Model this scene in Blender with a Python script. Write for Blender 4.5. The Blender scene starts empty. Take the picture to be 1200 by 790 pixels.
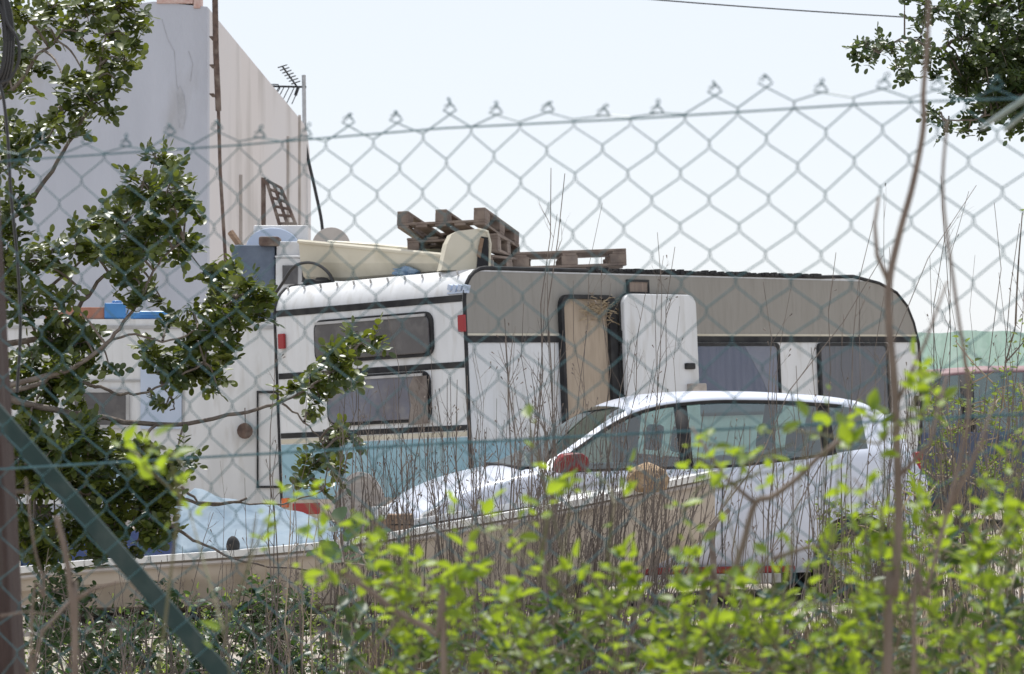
import bpy, bmesh, math, random
import numpy as np
from mathutils import Vector, Matrix, Euler
rnd = random.Random(7)
nr = np.random.default_rng(11)
scene = bpy.context.scene
COL = scene.collection
F = 3440.0; HY = 440.0; CZ = 1.65
def at(px, py, Y):
    return Vector(((px-600)/F*Y, Y, CZ+(HY-py)/F*Y))
def gx(px, Y): return (px-600)/F*Y
R = math.radians
# ------------------------------------------------------------------ materials
def _n(nt, t, **k):
    n = nt.nodes.new(t)
    for a, b in k.items(): setattr(n, a, b)
    return n
def mat(name, c, rough=.6, c2=None, scale=6, c3=None, scale3=1.2, amt3=.5, bump=0, bscale=40, spec=.5, metal=0, trans=None, tw=.35, attr=None, coat=0, stretch=None, thr=(.35,.65), thr3=(.5,.7)):
    m = bpy.data.materials.new(name); m.use_nodes = True
    nt = m.node_tree; b = nt.nodes['Principled BSDF']; out = nt.nodes['Material Output']
    b.inputs['Roughness'].default_value = rough; b.inputs['Metallic'].default_value = metal
    b.inputs['Specular IOR Level'].default_value = spec
    b.inputs['Coat Weight'].default_value = coat
    b.inputs['Base Color'].default_value = (*c, 1)
    tc = _n(nt, 'ShaderNodeTexCoord'); mp = _n(nt, 'ShaderNodeMapping')
    nt.links.new(tc.outputs['Object'], mp.inputs['Vector'])
    if stretch: mp.inputs['Scale'].default_value = stretch
    col = None
    def mixc(a, bcol, fac):
        mx = _n(nt, 'ShaderNodeMix', data_type='RGBA')
        if isinstance(a, tuple): mx.inputs[6].default_value = (*a, 1)
        else: nt.links.new(a, mx.inputs[6])
        mx.inputs[7].default_value = (*bcol, 1)
        nt.links.new(fac, mx.inputs[0]); return mx.outputs[2]
    def noise(s, lo, hi, detail=6, amt=1):
        n = _n(nt, 'ShaderNodeTexNoise'); n.inputs['Scale'].default_value = s; n.inputs['Detail'].default_value = detail
        nt.links.new(mp.outputs[0], n.inputs['Vector'])
        r = _n(nt, 'ShaderNodeMapRange'); r.inputs[1].default_value = lo; r.inputs[2].default_value = hi; r.inputs[4].default_value = amt
        nt.links.new(n.outputs['Fac'], r.inputs[0]); return r.outputs[0]
    cur = tuple(c)
    if c2: cur = mixc(cur, c2, noise(scale, *thr))
    if attr:
        a = _n(nt, 'ShaderNodeAttribute', attribute_name='var')
        cur = mixc(cur, attr, a.outputs['Fac'])
    if c3: cur = mixc(cur, c3, noise(scale3, thr3[0], thr3[1], 8, amt3))
    if not isinstance(cur, tuple): nt.links.new(cur, b.inputs['Base Color'])
    if bump:
        n = _n(nt, 'ShaderNodeTexNoise'); n.inputs['Scale'].default_value = bscale; n.inputs['Detail'].default_value = 6
        nt.links.new(mp.outputs[0], n.inputs['Vector'])
        bp = _n(nt, 'ShaderNodeBump'); bp.inputs['Strength'].default_value = bump; bp.inputs['Distance'].default_value = .02
        nt.links.new(n.outputs['Fac'], bp.inputs['Height']); nt.links.new(bp.outputs[0], b.inputs['Normal'])
    if trans:
        t = _n(nt, 'ShaderNodeBsdfTranslucent'); t.inputs[0].default_value = (*trans, 1)
        ms = _n(nt, 'ShaderNodeMixShader'); ms.inputs[0].default_value = tw
        nt.links.new(b.outputs[0], ms.inputs[1]); nt.links.new(t.outputs[0], ms.inputs[2]); nt.links.new(ms.outputs[0], out.inputs[0])
    return m
def glassmat(name, tint, gl=.25, rough=.05, dark=None, dk=0):
    m = bpy.data.materials.new(name); m.use_nodes = True; nt = m.node_tree; nt.nodes.clear()
    out = _n(nt, 'ShaderNodeOutputMaterial'); t = _n(nt, 'ShaderNodeBsdfTransparent'); t.inputs[0].default_value = (*tint, 1)
    g = _n(nt, 'ShaderNodeBsdfGlossy'); g.inputs['Roughness'].default_value = rough; g.inputs[0].default_value = (.9, .95, .95, 1)
    fr = _n(nt, 'ShaderNodeLayerWeight'); fr.inputs[0].default_value = .35
    mr = _n(nt, 'ShaderNodeMapRange'); mr.inputs[3].default_value = gl*.4; mr.inputs[4].default_value = min(1, gl*3)
    nt.links.new(fr.outputs['Fresnel'], mr.inputs[0])
    s = _n(nt, 'ShaderNodeMixShader'); nt.links.new(mr.outputs[0], s.inputs[0]); nt.links.new(t.outputs[0], s.inputs[1]); nt.links.new(g.outputs[0], s.inputs[2])
    if dark:
        d = _n(nt, 'ShaderNodeBsdfDiffuse'); d.inputs[0].default_value = (*dark, 1)
        s2 = _n(nt, 'ShaderNodeMixShader'); s2.inputs[0].default_value = dk
        nt.links.new(s.outputs[0], s2.inputs[1]); nt.links.new(d.outputs[0], s2.inputs[2]); s = s2
    nt.links.new(s.outputs[0], out.inputs[0]); return m
M = {}
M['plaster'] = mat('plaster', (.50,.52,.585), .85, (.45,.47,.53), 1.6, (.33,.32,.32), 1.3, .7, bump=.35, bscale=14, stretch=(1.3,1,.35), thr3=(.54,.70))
M['plaster_pink_lit'] = mat('plaster_pink_lit', (.66,.64,.65), .85, (.67,.63,.62), .5, (.44,.41,.39), 1.2, .7, bump=.3, bscale=10, stretch=(1,.5,.3), thr3=(.52,.70))  # side wall: its brighter light is put into a lighter base colour
M['tile'] = mat('roof_tile', (.50,.32,.28), .8, (.60,.46,.42), 20)
M['rust'] = mat('rust', (.075,.05,.042), .8, (.14,.095,.075), 18, (.3,.26,.22), 6, .6, bump=.3)
M['cream'] = mat('caravan_cream', (.27,.255,.23), .5, (.25,.235,.21), 2, (.17,.155,.135), 5, .45, stretch=(4,1,.6), thr3=(.5,.75), bump=.04, bscale=30)
M['cwhite'] = mat('caravan_white', (.69,.70,.715), .4, (.62,.63,.64), 2.2, (.40,.375,.33), 4, .6, stretch=(3,3,.6), thr3=(.52,.78))
M['turq'] = mat('turquoise', (.24,.42,.51), .5, (.30,.47,.55), 3, (.26,.38,.38), 7, .5, stretch=(2,2,.6))
M['black'] = mat('black_rubber', (.025,.025,.028), .7, (.05,.05,.05), 9, spec=.15)
M['dark'] = mat('dark_void', (.02,.02,.022), .9)
M['acryl'] = mat('tinted_acrylic', (.035,.033,.036), .16, (.075,.07,.075), 2.5, (.2,.19,.18), 7, .35, spec=.7)
M['acryl2'] = mat('hazy_acrylic', (.13,.145,.20), .2, (.09,.09,.12), 2, (.3,.28,.24), 9, .3, spec=.7)
M['curtain_blue'] = mat('blue_curtain', (.10,.11,.24), .8, (.24,.24,.36), 3, stretch=(5,5,.6))
M['curtain_brown'] = mat('brown_curtain', (.20,.155,.13), .8, (.28,.22,.18), 7, stretch=(6,6,.4))
M['curtain_white'] = mat('white_curtain', (.6,.6,.62), .8, (.5,.5,.55), 6)
M['ply'] = mat('plywood', (.36,.29,.22), .7, (.42,.34,.26), 3, (.28,.22,.16), 4, .5, stretch=(6,1,1))
M['red'] = mat('red_lens', (.30,.015,.02), .25, (.3,.015,.02), 30)
M['orange'] = mat('orange_lens', (.7,.15,.03), .2, (.7,.15,.03), 30)
M['straw'] = mat('straw', (.46,.37,.24), .8, (.3,.22,.14), 20)
M['alu'] = mat('dull_aluminium', (.45,.45,.46), .45, (.35,.35,.35), 9, metal=.6)
M['carpaint'] = mat('car_white', (.64,.68,.78), .28, (.61,.65,.75), 2, (.5,.48,.46), 3, .12, coat=.3, thr3=(.6,.8))
M['carblue'] = mat('car_blue', (.02,.035,.08), .3, (.03,.05,.11), 2, coat=.5)
M['maroon'] = mat('maroon_sky_sheen', (.16,.08,.09), .6, (.28,.18,.18), 4)  # pinkish sky reflected in the dark blue van roof, put into the colour
M['carred'] = mat('car_red_trim', (.22,.01,.012), .5, (.15,.01,.01), 5)
M['glass'] = glassmat('car_glass', (.55,.72,.68), .3, .03)
M['glassd'] = glassmat('dark_glass', (.3,.36,.38), .3, .03)
M['seat'] = mat('dark_fabric', (.02,.02,.025), .95, (.035,.035,.04), 30, spec=.05)
M['tyre'] = mat('tyre', (.025,.025,.025), .85, (.06,.055,.05), 8)
M['hull'] = mat('boat_beige', (.52,.455,.39), .6, (.45,.40,.345), 2.2, (.25,.2,.15), 3.2, .6, bump=.08, bscale=25, stretch=(1,1,.5))
M['gun'] = mat('boat_rail', (.78,.78,.77), .4, (.6,.6,.6), 5)
M['hullin'] = mat('boat_inside', (.5,.52,.55), .6, (.35,.37,.4), 4)
M['tarp'] = mat('pale_tarp', (.16,.225,.29), .65, (.22,.28,.335), 4, (.09,.14,.19), 5, .6, spec=.2, bump=.5, bscale=9)
M['navy'] = mat('navy_cover', (.010,.018,.055), .9, (.015,.026,.075), 5, spec=.1, bump=.5, bscale=12)
M['stone'] = mat('stone', (.32,.22,.13), .9, (.42,.31,.20), 12, (.2,.13,.08), 20, .6, bump=.8, bscale=30)
M['crate'] = mat('old_wood', (.20,.13,.085), .85, (.30,.20,.13), 10, (.12,.09,.07), 5, .6, bump=.4, stretch=(1,1,6))
M['pallet'] = mat('pallet_wood', (.16,.12,.10), .85, (.25,.20,.165), 7, (.09,.075,.07), 6, .7, bump=.4, bscale=30)
M['dish'] = mat('grey_dish', (.42,.385,.36), .55, (.48,.44,.41), 4, (.3,.26,.23), 5, .5)
M['wicker'] = mat('hazy_panel', (.42,.36,.31), .5, (.30,.27,.25), 5, (.55,.5,.45), 8, .5, stretch=(1,1,5))
M['fgl'] = mat('fibreglass', (.60,.56,.46), .5, (.54,.50,.40), 3, (.40,.37,.27), 4, .4)
M['fgin'] = mat('fibreglass_inside', (.58,.58,.42), .5, (.66,.66,.56), 6)
M['slate'] = mat('slate_fabric', (.10,.125,.17), .85, (.13,.16,.21), 8, bump=.3)
M['appl'] = mat('appliance_white', (.66,.66,.66), .4, (.55,.55,.56), 4, (.35,.28,.22), 5, .4, thr3=(.55,.75))
M['paleblue'] = mat('pale_blue_plastic', (.48,.55,.68), .45, (.42,.50,.63), 3)
M['bluep'] = mat('blue_plastic', (.03,.16,.40), .4, (.05,.2,.45), 6)
M['brick'] = mat('brick_red', (.28,.12,.08), .85, (.33,.16,.11), 14)
M['polyblue'] = mat('blue_bag', (.12,.22,.36), .3, (.3,.4,.5), 12, bump=.8, bscale=30)
M['netgreen'] = mat('green_net', (.36,.50,.44), .7, (.52,.62,.58), 3, (.68,.74,.72), 5, .8, trans=(.42,.62,.54), tw=.4)
M['fgreen'] = mat('fence_green', (.004,.028,.028), .6, (.006,.036,.034), 30, (.1,.12,.11), 20, .3)
M['fwire'] = mat('wire_green', (.022,.085,.105), .4, (.03,.11,.13), 60, (.14,.20,.22), 40, .3)
M['postw'] = mat('weathered_post', (.05,.032,.03), .9, (.075,.05,.045), 12, (.13,.11,.10), 8, .5, bump=.6, bscale=40, stretch=(6,6,.7))
M['greenstem'] = mat('green_stem', (.10,.11,.05), .7, (.16,.14,.08), 20)
M['bark'] = mat('bark', (.13,.105,.09), .9, (.22,.19,.165), 30, bump=.6, bscale=60)
M['dry'] = mat('dry_stem', (.10,.085,.076), .85, (.22,.185,.16), 7, attr=(.34,.28,.22))
M['dryl'] = mat('straw_stem', (.30,.235,.165), .85, (.42,.35,.26), 9, attr=(.17,.12,.08))
M['twig'] = mat('foreground_twig', (.15,.115,.095), .85, (.21,.165,.135), 20)
M['carob'] = mat('carob_leaf', (.022,.045,.016), .38, attr=(.13,.155,.03), trans=(.24,.29,.025), tw=.22, spec=.5)
M['carobfar'] = mat('carob_leaf_far', (.032,.058,.022), .40, attr=(.075,.10,.030), trans=(.14,.20,.03), tw=.22, spec=.5)
M['lime'] = mat('young_leaf', (.14,.24,.022), .45, attr=(.025,.07,.015), trans=(.46,.60,.03), tw=.44)
M['weed'] = mat('weed_leaf', (.09,.15,.035), .6, attr=(.17,.20,.05), trans=(.3,.4,.06), tw=.4)
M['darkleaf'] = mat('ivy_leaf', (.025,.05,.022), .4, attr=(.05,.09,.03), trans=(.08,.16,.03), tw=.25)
M['ground'] = mat('dry_ground', (.42,.37,.325), .95, (.31,.27,.23), 3, (.16,.16,.08), .9, .8, bump=.7, bscale=18)
M['cable'] = mat('black_cable', (.02,.02,.022), .5)
M['mesh_rail'] = mat('galvanised', (.33,.38,.38), .4, (.25,.32,.31), 15, metal=.4)
# ------------------------------------------------------------------ helpers
def tag(o, label=None, cat=None, group=None, kind=None):
    if label: o['label'] = label
    if cat: o['category'] = cat
    if group: o['group'] = group
    if kind: o['kind'] = kind
    return o
def empty(name, loc=(0,0,0), rot=(0,0,0), **k):
    o = bpy.data.objects.new(name, None); COL.objects.link(o); o.location = loc; o.rotation_euler = rot
    o.empty_display_size = .2
    return tag(o, **k)
class MB:
    def __init__(s): s.v = []; s.f = []; s.m = []; s.cm = 0; s.T = None
    def add(s, vs, fs):
        b = len(s.v)
        s.v += [tuple((s.T @ Vector(p)) if s.T else p) for p in vs]; s.f += [tuple(b+i for i in f) for f in fs]; s.m += [s.cm]*len(fs)
    def box(s, c, d, rot=None):
        c = Vector(c); hx, hy, hz = d[0]/2, d[1]/2, d[2]/2
        P = [Vector((x*hx, y*hy, z*hz)) for z in (-1,1) for y in (-1,1) for x in (-1,1)]
        if rot is not None:
            P = [rot @ p for p in P]
        s.add([c+p for p in P], [(0,2,3,1),(4,5,7,6),(0,1,5,4),(2,6,7,3),(0,4,6,2),(1,3,7,5)])
    def tube(s, pts, rad, n=6, cap=True):
        pts = [Vector(p) for p in pts]
        if not hasattr(rad, '__len__'): rad = [rad]*len(pts)
        vs = []; fs = []; up = None
        for i, p in enumerate(pts):
            d = (pts[min(i+1, len(pts)-1)]-pts[max(i-1, 0)])
            if d.length < 1e-9: d = Vector((0,0,1))
            d.normalize()
            if up is None:
                up = d.orthogonal().normalized()
            else:
                up = (up - d*up.dot(d))
                up = up.normalized() if up.length > 1e-6 else d.orthogonal().normalized()
            w = d.cross(up)
            for k in range(n):
                a = 2*math.pi*k/n
                vs.append(p+(up*math.cos(a)+w*math.sin(a))*rad[i])
        for i in range(len(pts)-1):
            for k in range(n):
                a = i*n+k; b = i*n+(k+1) % n
                fs.append((a, b, b+n, a+n))
        if cap:
            fs.append(tuple(reversed(range(n)))); fs.append(tuple(range((len(pts)-1)*n, len(pts)*n)))
        s.add(vs, fs)
    def prism(s, poly, axis, a, b):
        """poly: 2D pts; axis 'y': (x,z) at y=a..b ; 'x': (y,z); 'z': (x,y)"""
        def P(p, t):
            return {'y': (p[0], t, p[1]), 'x': (t, p[0], p[1]), 'z': (p[0], p[1], t)}[axis]
        n = len(poly); vs = [P(p, a) for p in poly]+[P(p, b) for p in poly]
        fs = [tuple(range(n)), tuple(reversed(range(n, 2*n)))]+[(i, i+n, (i+1) % n+n, (i+1) % n) for i in range(n)]
        s.add(vs, fs)
    def build(s, name, m, parent=None, smooth=False, bevel=0, **k):
        me = bpy.data.meshes.new(name); me.from_pydata(s.v, [], s.f)
        ms = m if isinstance(m, (list, tuple)) else [m]
        for x in ms: me.materials.append(x)
        if len(ms) > 1: me.polygons.foreach_set('material_index', s.m)
        bm = bmesh.new(); bm.from_mesh(me); bmesh.ops.recalc_face_normals(bm, faces=bm.faces); bm.to_mesh(me); bm.free()
        if smooth: me.polygons.foreach_set('use_smooth', [True]*len(me.polygons))
        me.update()
        o = bpy.data.objects.new(name, me); COL.objects.link(o)
        if parent: o.parent = parent
        if bevel:
            bv = o.modifiers.new('b', 'BEVEL'); bv.width = bevel; bv.segments = 2; bv.limit_method = 'ANGLE'
        return tag(o, **k)
def np_mesh(name, V, Fc, m, parent=None, var=None, smooth=False, **k):
    """V (N,3), Fc (M,n) faces same size"""
    me = bpy.data.meshes.new(name)
    nv, nf, fs = len(V), len(Fc), Fc.shape[1]
    me.vertices.add(nv); me.vertices.foreach_set('co', V.astype(np.float32).ravel())
    me.loops.add(nf*fs); me.loops.foreach_set('vertex_index', Fc.astype(np.int32).ravel())
    me.polygons.add(nf); me.polygons.foreach_set('loop_start', np.arange(0, nf*fs, fs, dtype=np.int32))
    me.update(calc_edges=True)
    if smooth: me.polygons.foreach_set('use_smooth', [True]*nf)
    if var is not None:
        a = me.attributes.new('var', 'FLOAT', 'POINT'); a.data.foreach_set('value', var.astype(np.float32))
    me.materials.append(m); me.validate()
    o = bpy.data.objects.new(name, me); COL.objects.link(o)
    if parent: o.parent = parent
    return tag(o, **k)
# leaf template: y along the leaf (0..1), x half width, slight fold; quads only
def leaf_template(wide=.62, kind='oval', fold=.12):
    if kind == 'oval':
        ys = [0, .22, .52, .82, 1.0]; ws = [.10, .38, .5, .40, .12]
    else:
        ys = [0, .2, .45, .75, 1.0]; ws = [.05, .42, .5, .28, .02]
    V = []
    for y, w in zip(ys, ws):
        V += [(-w*wide, y, fold*w), (0, y, -.04*math.sin(y*3)), (w*wide, y, fold*w)]
    Fq = []
    for i in range(4):
        a = i*3; Fq += [(a, a+1, a+4, a+3), (a+1, a+2, a+5, a+4)]
    return np.array(V, float), np.array(Fq, int)
def frames(dirs, tilt):
    """rotation matrices with y along dirs, z = roughly normal"""
    d = dirs/np.linalg.norm(dirs, axis=1, keepdims=True)
    n = tilt - d*np.sum(tilt*d, axis=1, keepdims=True)
    n /= np.linalg.norm(n, axis=1, keepdims=True)+1e-9
    x = np.cross(d, n)
    return np.stack([x, d, n], axis=2)
class Leaves:
    def __init__(s, tpl): s.tpl = tpl; s.p = []; s.d = []; s.n = []; s.s = []; s.var = []
    def add(s, p, d, n, size, var): s.p.append(tuple(p)); s.d.append(tuple(d)); s.n.append(tuple(n)); s.s.append(size); s.var.append(var)
    def build(s, name, m, parent=None, origin=(0,0,0), **k):
        V0, F0 = s.tpl; N = len(s.p)
        Rm = frames(np.array(s.d), np.array(s.n))
        V = np.einsum('nij,vj->nvi', Rm, V0)*np.array(s.s)[:, None, None]+(np.array(s.p)-np.array(tuple(origin)))[:, None, :]
        Fc = F0[None]+(np.arange(N)*len(V0))[:, None, None]
        return np_mesh(name, V.reshape(-1, 3), Fc.reshape(-1, 4), m, parent, np.repeat(np.array(s.var), len(V0)), smooth=True, **k)
def rvec():
    v = nr.normal(size=3); return v/np.linalg.norm(v)
OVAL = leaf_template(.72); POINT = leaf_template(.6, 'point', .25); ROUND = leaf_template(.9, 'oval', .3)
def spline(pts, n=6):
    """Catmull-Rom through points (Vectors)"""
    P = [Vector(p) for p in pts]; P = [P[0]*2-P[1]]+P+[P[-1]*2-P[-2]]; out = []
    for i in range(1, len(P)-2):
        for k in range(n):
            t = k/n; a, b, c, d = P[i-1], P[i], P[i+1], P[i+2]
            out.append(.5*((2*b)+(c-a)*t+(2*a-5*b+4*c-d)*t*t+(3*b-a-3*c+d)*t**3))
    out.append(P[-2]); return out
# ------------------------------------------------------------------ camera, world
cam = bpy.data.cameras.new('camera'); co = bpy.data.objects.new('camera', cam); COL.objects.link(co)
co.location = (0, 0, CZ); co.rotation_euler = (R(90), 0, 0)
cam.sensor_width = 36; cam.lens = F/1200*36; cam.shift_y = (HY-395)/1200; cam.clip_start = .1; cam.clip_end = 5000
cam.dof.use_dof = True; cam.dof.focus_distance = 14.5; cam.dof.aperture_fstop = 13.5
scene.camera = co
SE, SA = R(66), R(-16)      # sun elevation; azimuth to the right of the viewing direction
w = bpy.data.worlds.new('World'); scene.world = w; w.use_nodes = True; nt = w.node_tree
sky = nt.nodes.new('ShaderNodeTexSky'); sky.sky_type = 'NISHITA'; sky.sun_disc = False; sky.sun_elevation = SE; sky.sun_rotation = SA
sky.air_density = 1.0; sky.dust_density = .4; sky.ozone_density = 1.5
bg = nt.nodes['Background']; 
veil = nt.nodes.new('ShaderNodeMix'); veil.data_type = 'RGBA'; veil.inputs[0].default_value = .82   # thin bright high haze over the blue
nt.links.new(sky.outputs[0], veil.inputs[6]); veil.inputs[7].default_value = (6.95, 7.2, 7.7, 1)
nt.links.new(veil.outputs[2], bg.inputs[0]); bg.inputs[1].default_value = .115
sun = bpy.data.lights.new('sun', 'SUN'); so = bpy.data.objects.new('sun', sun); COL.objects.link(so)
sun.energy = 4.2; sun.angle = R(.53); sun.color = (1, .975, .93)
sdir = Vector((math.sin(SA)*math.cos(SE), math.cos(SA)*math.cos(SE), math.sin(SE)))
so.rotation_euler = sdir.to_track_quat('Z', 'Y').to_euler(); so.location = (0, 0, 30)
vs = scene.view_settings; vs.view_transform = 'Standard'; vs.look = 'None'; vs.gamma = 1; vs.exposure = .22
scene.cycles.use_denoising = True
try: scene.cycles.denoiser = 'OPENIMAGEDENOISE'
except Exception: pass
scene.cycles.max_bounces = 8; scene.cycles.transparent_max_bounces = 12; scene.cycles.caustics_reflective = False; scene.cycles.caustics_refractive = False
# ------------------------------------------------------------------ ground
def gz(x, y):
    return .05*math.sin(x*.7+1)*math.sin(y*.5)+.03*math.sin(x*2.1+y*1.3)
xs = sorted(set([-2500,-600,-150,-60,-30]+[i*.8-16 for i in range(41)]+[30,60,150,600,2500])); ys = sorted(set([-60,-20,-5]+[i*.8 for i in range(60)]+[60,90,150,400,1200,3500]))
mb = MB(); vsx = [(x, y, gz(x, y) if abs(x) < 17 and 0 < y < 50 else 0) for y in ys for x in xs]; nx = len(xs)
mb.add(vsx, [(j*nx+i, j*nx+i+1, (j+1)*nx+i+1, (j+1)*nx+i) for j in range(len(ys)-1) for i in range(nx-1)])
mb.build('ground', M['ground'], smooth=True, kind='structure', label='dry sandy yard ground')
# ------------------------------------------------------------------ building
YB = 34.0; xc = gx(243, YB); zt = CZ+(HY-8)/F*YB; YF = 51.5
bld = empty('white_building', (xc, YB, 0), label='tall plain white plastered building with a rusty pipe at its corner', cat='building')
x0 = gx(-330, YB)-xc
mb = MB()
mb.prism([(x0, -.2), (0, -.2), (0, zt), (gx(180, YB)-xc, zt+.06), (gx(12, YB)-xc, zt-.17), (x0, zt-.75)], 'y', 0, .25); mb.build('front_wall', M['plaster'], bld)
mb = MB(); mb.prism([(.25, -.2), (YF-YB, -.2), (YF-YB, zt-.9), (YF-YB-.35, zt-.35), (YF-YB-1.0, zt-.05), (YF-YB-1.7, zt), (.25, zt)], 'x', -.25, 0); mb.build('side_wall', M['plaster_pink_lit'], bld)
mb = MB(); mb.box((x0/2, (YF-YB)/2, zt-.45), (-x0-.5, YF-YB-.4, .2)); mb.box((x0+.12, (YF-YB)/2, zt/2-.5), (.25, YF-YB-.6, zt-1.1)); mb.box((x0/2, YF-YB-.12, zt/2-.3), (-x0-.6, .25, zt-.8)); mb.build('roof_slab', M['plaster'], bld)
mb = MB(); mb.box((gx(205, YB)-xc, .13, zt+.07), (.42, .3, .07)); mb.box((gx(231, YB)-xc, .13, zt+.05), (.08, .3, .14)); mb.build('coping_tile', M['tile'], bld, bevel=.01)
mb = MB()
pp = [(251,-60,), (253,60), (256,130), (258,200), (264,300), (266,345)]
mb.tube([at(a, b, YB-.35)-Vector((xc, YB, 0)) for a, b in pp[:3]], .034, 8); mb.tube([at(a, b, YB-.35)-Vector((xc, YB, 0)) for a, b in pp[2:]]+[Vector((.25, -.35, 0))], .02, 8)
for yy in (43, 76, 110):
    p = at(254, yy, YB-.35)-Vector((xc, YB, 0)); mb.box((p.x-.06, -.17, p.z), (.05, .37, .012))
mb.build('corner_pipe', M['rust'], bld)
for pa, z1, z2, Y in ((286, 205, 300, 38), (329, 160, 320, 46), (340, 135, 300, 48.5)):
    a = at(pa, z1, Y); b = at(pa, z2, Y); mb = MB(); mb.box(((.02), Y-YB, (a.z+b.z)/2), (.04, .10, a.z-b.z)); mb.build('conduit', M['dish'], bld)
mb = MB()
for path in ([(190,22),(197,45),(204,60),(208,100),(212,112)], [(211,112),(213,135),(210,150)], [(222,60),(226,75),(224,95)]):
    mb.tube([at(a+rnd.uniform(-1, 1), b, YB-.001)-Vector((xc, YB, 0)) for a, b in path], .005, 3)
M['cement'] = mat('cement', (.36,.37,.40), .9, (.44,.45,.49), 9, bump=.4)
mb.build('crack', M['cement'], bld)
mb = MB(); mb.prism([(gx(a, YB)-xc, CZ+(HY-b)/F*YB) for a, b in ((207,108),(211,100),(216,112),(218,135),(214,152),(210,148),(209,128))], 'y', -.006, .002); mb.build('cement_patch', M['cement'], bld)
# antenna
Ya = 50.5
ant = empty('television_antenna', at(357, 300, Ya), label='thin roof antenna on a grey mast beside the white building', cat='antenna')
o_ = at(357, 300, Ya)
mb = MB(); mb.tube([at(356, 88, Ya)-o_, at(358, 250, Ya)-o_, Vector((0,0,-3.6))], .035, 8); mb.build('mast', M['alu'], ant)
mb = MB(); mb.tube([at(312, 101, Ya)-o_, at(359, 102, Ya)-o_], .018, 5)
for t in range(5):
    px = 322+t*6; mb.tube([at(px-4, 118+t, Ya-.1)-o_, at(px+5, 102, Ya)-o_], .010, 4)
for k in (-1, 1):
    mb.tube([at(310, 103+k*4, Ya)-o_, at(326, 103+k*4, Ya)-o_, at(328, 103, Ya)-o_], .012, 4)
for k in range(7):
    a = at(331+k*2.6, 78+k*3.2, Ya)-o_; mb.tube([a+Vector((-.05,-.3,-.05)), a+Vector((.05,.3,.06))], .012, 4)
mb.tube([at(331, 78, Ya)-o_, at(349, 103, Ya)-o_], .02, 4); mb.tube([at(349, 103, Ya)-o_, at(346, 112, Ya)-o_], .03, 5)
mb.build('aerial', M['black'], ant)
mb = MB(); mb.tube(spline([at(340, 133, Ya)-o_, at(350, 142, Ya)-o_, at(356, 158, Ya)-o_, at(361, 185, Ya)-o_, at(370, 225, Ya)-o_, at(378, 268, Ya)-o_, at(380, 330, Ya)-o_]), .03, 5); mb.build('cable', M['cable'], ant)
mb = MB(); mb.tube([at(700+i*60, -6+i*3.9-.25*i*(9-i)*-.6, 60) for i in range(12)], .014, 5)
mb.build('power_line', M['cable'], label='single thin overhead wire crossing the pale sky', cat='power line')
# ------------------------------------------------------------------ caravan
TH = R(48); CY = 23.7; CXc = gx(557, CY)
car = empty('touring_caravan', (CXc, CY, 0), label='long cream and white touring caravan with a turquoise band and its side door folded open', cat='caravan')
MC = Matrix.Translation((CXc, CY, 0)) @ Matrix.Rotation(TH, 4, 'Z') @ Matrix.Rotation(R(-.5), 4, 'Y') @ Matrix.Rotation(R(-2.6), 4, 'X')
car.matrix_world = MC; MI = MC.inverted()
def onplane(px, py, ax, val):
    o = MI @ Vector((0, 0, CZ)); d = (MI @ at(px, py, 10))-o; t = (val-o[ax])/d[ax]; return o+d*t
def S(px, py, v=0): p = onplane(px, py, 1, v); return (p.x, p.z)
def B(px, py, u=0): p = onplane(px, py, 0, u); return (p.y, p.z)
def inc(u, v, z=None): return MC @ Vector((u, v, ZT if z is None else z))
ZT = S(640, 316)[1]; W = B(325, 450)[0]; r_ = .26; ZB = .50
front = [S(*p) for p in ((960,320),(1000,324),(1030,332),(1050,343),(1062,358),(1070,378),(1076,402),(1079,440),(1079,500),(1073,560),(1064,600))]
prof = [(0, ZB), (0, ZT-r_)]+[(r_-r_*math.cos(a), ZT-r_+r_*math.sin(a)) for a in [R(x) for x in range(15, 91, 15)]]+[(u, ZT-.004*0) for u in (1.5, 3, 3.6)]
prof += [(front[0][0], min(ZT, front[0][1]))]+front[1:]+[(front[-1][0]-.05, ZB)]
def umax(z):
    f = front+[(front[-1][0]-.05, ZB)]
    for (a, b) in zip(f, f[1:]):
        if b[1] <= z <= a[1]: return a[0]+(b[0]-a[0])*(z-a[1])/(b[1]-a[1]+1e-9)
    return f[0][0] if z > f[0][1] else f[-1][0]
def umin(z):
    return 0 if z < ZT-r_ else r_-math.sqrt(max(0, r_*r_-(z-ZT+r_)**2))
mb = MB(); mb.prism(prof, 'y', 0, W); body = mb.build('body', M['cwhite'], car)
for p_ in body.data.polygons:
    p_.use_smooth = len(p_.vertices) == 4
em = body.modifiers.new('e', 'EDGE_SPLIT'); em.split_angle = R(35)
def band(z1, z2, off, u1=None, u2=None, n=14):
    L = []; Rr = []
    for i in range(n+1):
        z = z1+(z2-z1)*i/n
        L.append((umin(z)+.012 if u1 is None else u1, z)); Rr.append((umax(z)-.012 if u2 is None else u2, z))
    return L+Rr[::-1]
zb1 = S(600, 394)[1]; zb0 = S(600, 401.5)[1]; zt1 = S(600, 516)[1]; zt0 = S(600, 582)[1]
mb = MB(); mb.prism(band(zb1, ZT-.03, 0), 'y', -.006, 0.02); mb.build('upper_panel', M['cream'], car)
mb = MB(); mb.prism(band(zb1+.005, zb1+.022, 0), 'y', -.012, 0.02); mb.build('moulding', M['fgl'], car)
mb = MB(); mb.prism(band(zb0, zb1, 0), 'y', -.009, 0.02); mb.build('belt_stripe', M['black'], car)
mb = MB(); mb.prism(band(zt0, zt1, 0, u2=S(800, 540)[0]), 'y', -.005, 0.02); mb.build('side_band', M['turq'], car)
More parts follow.
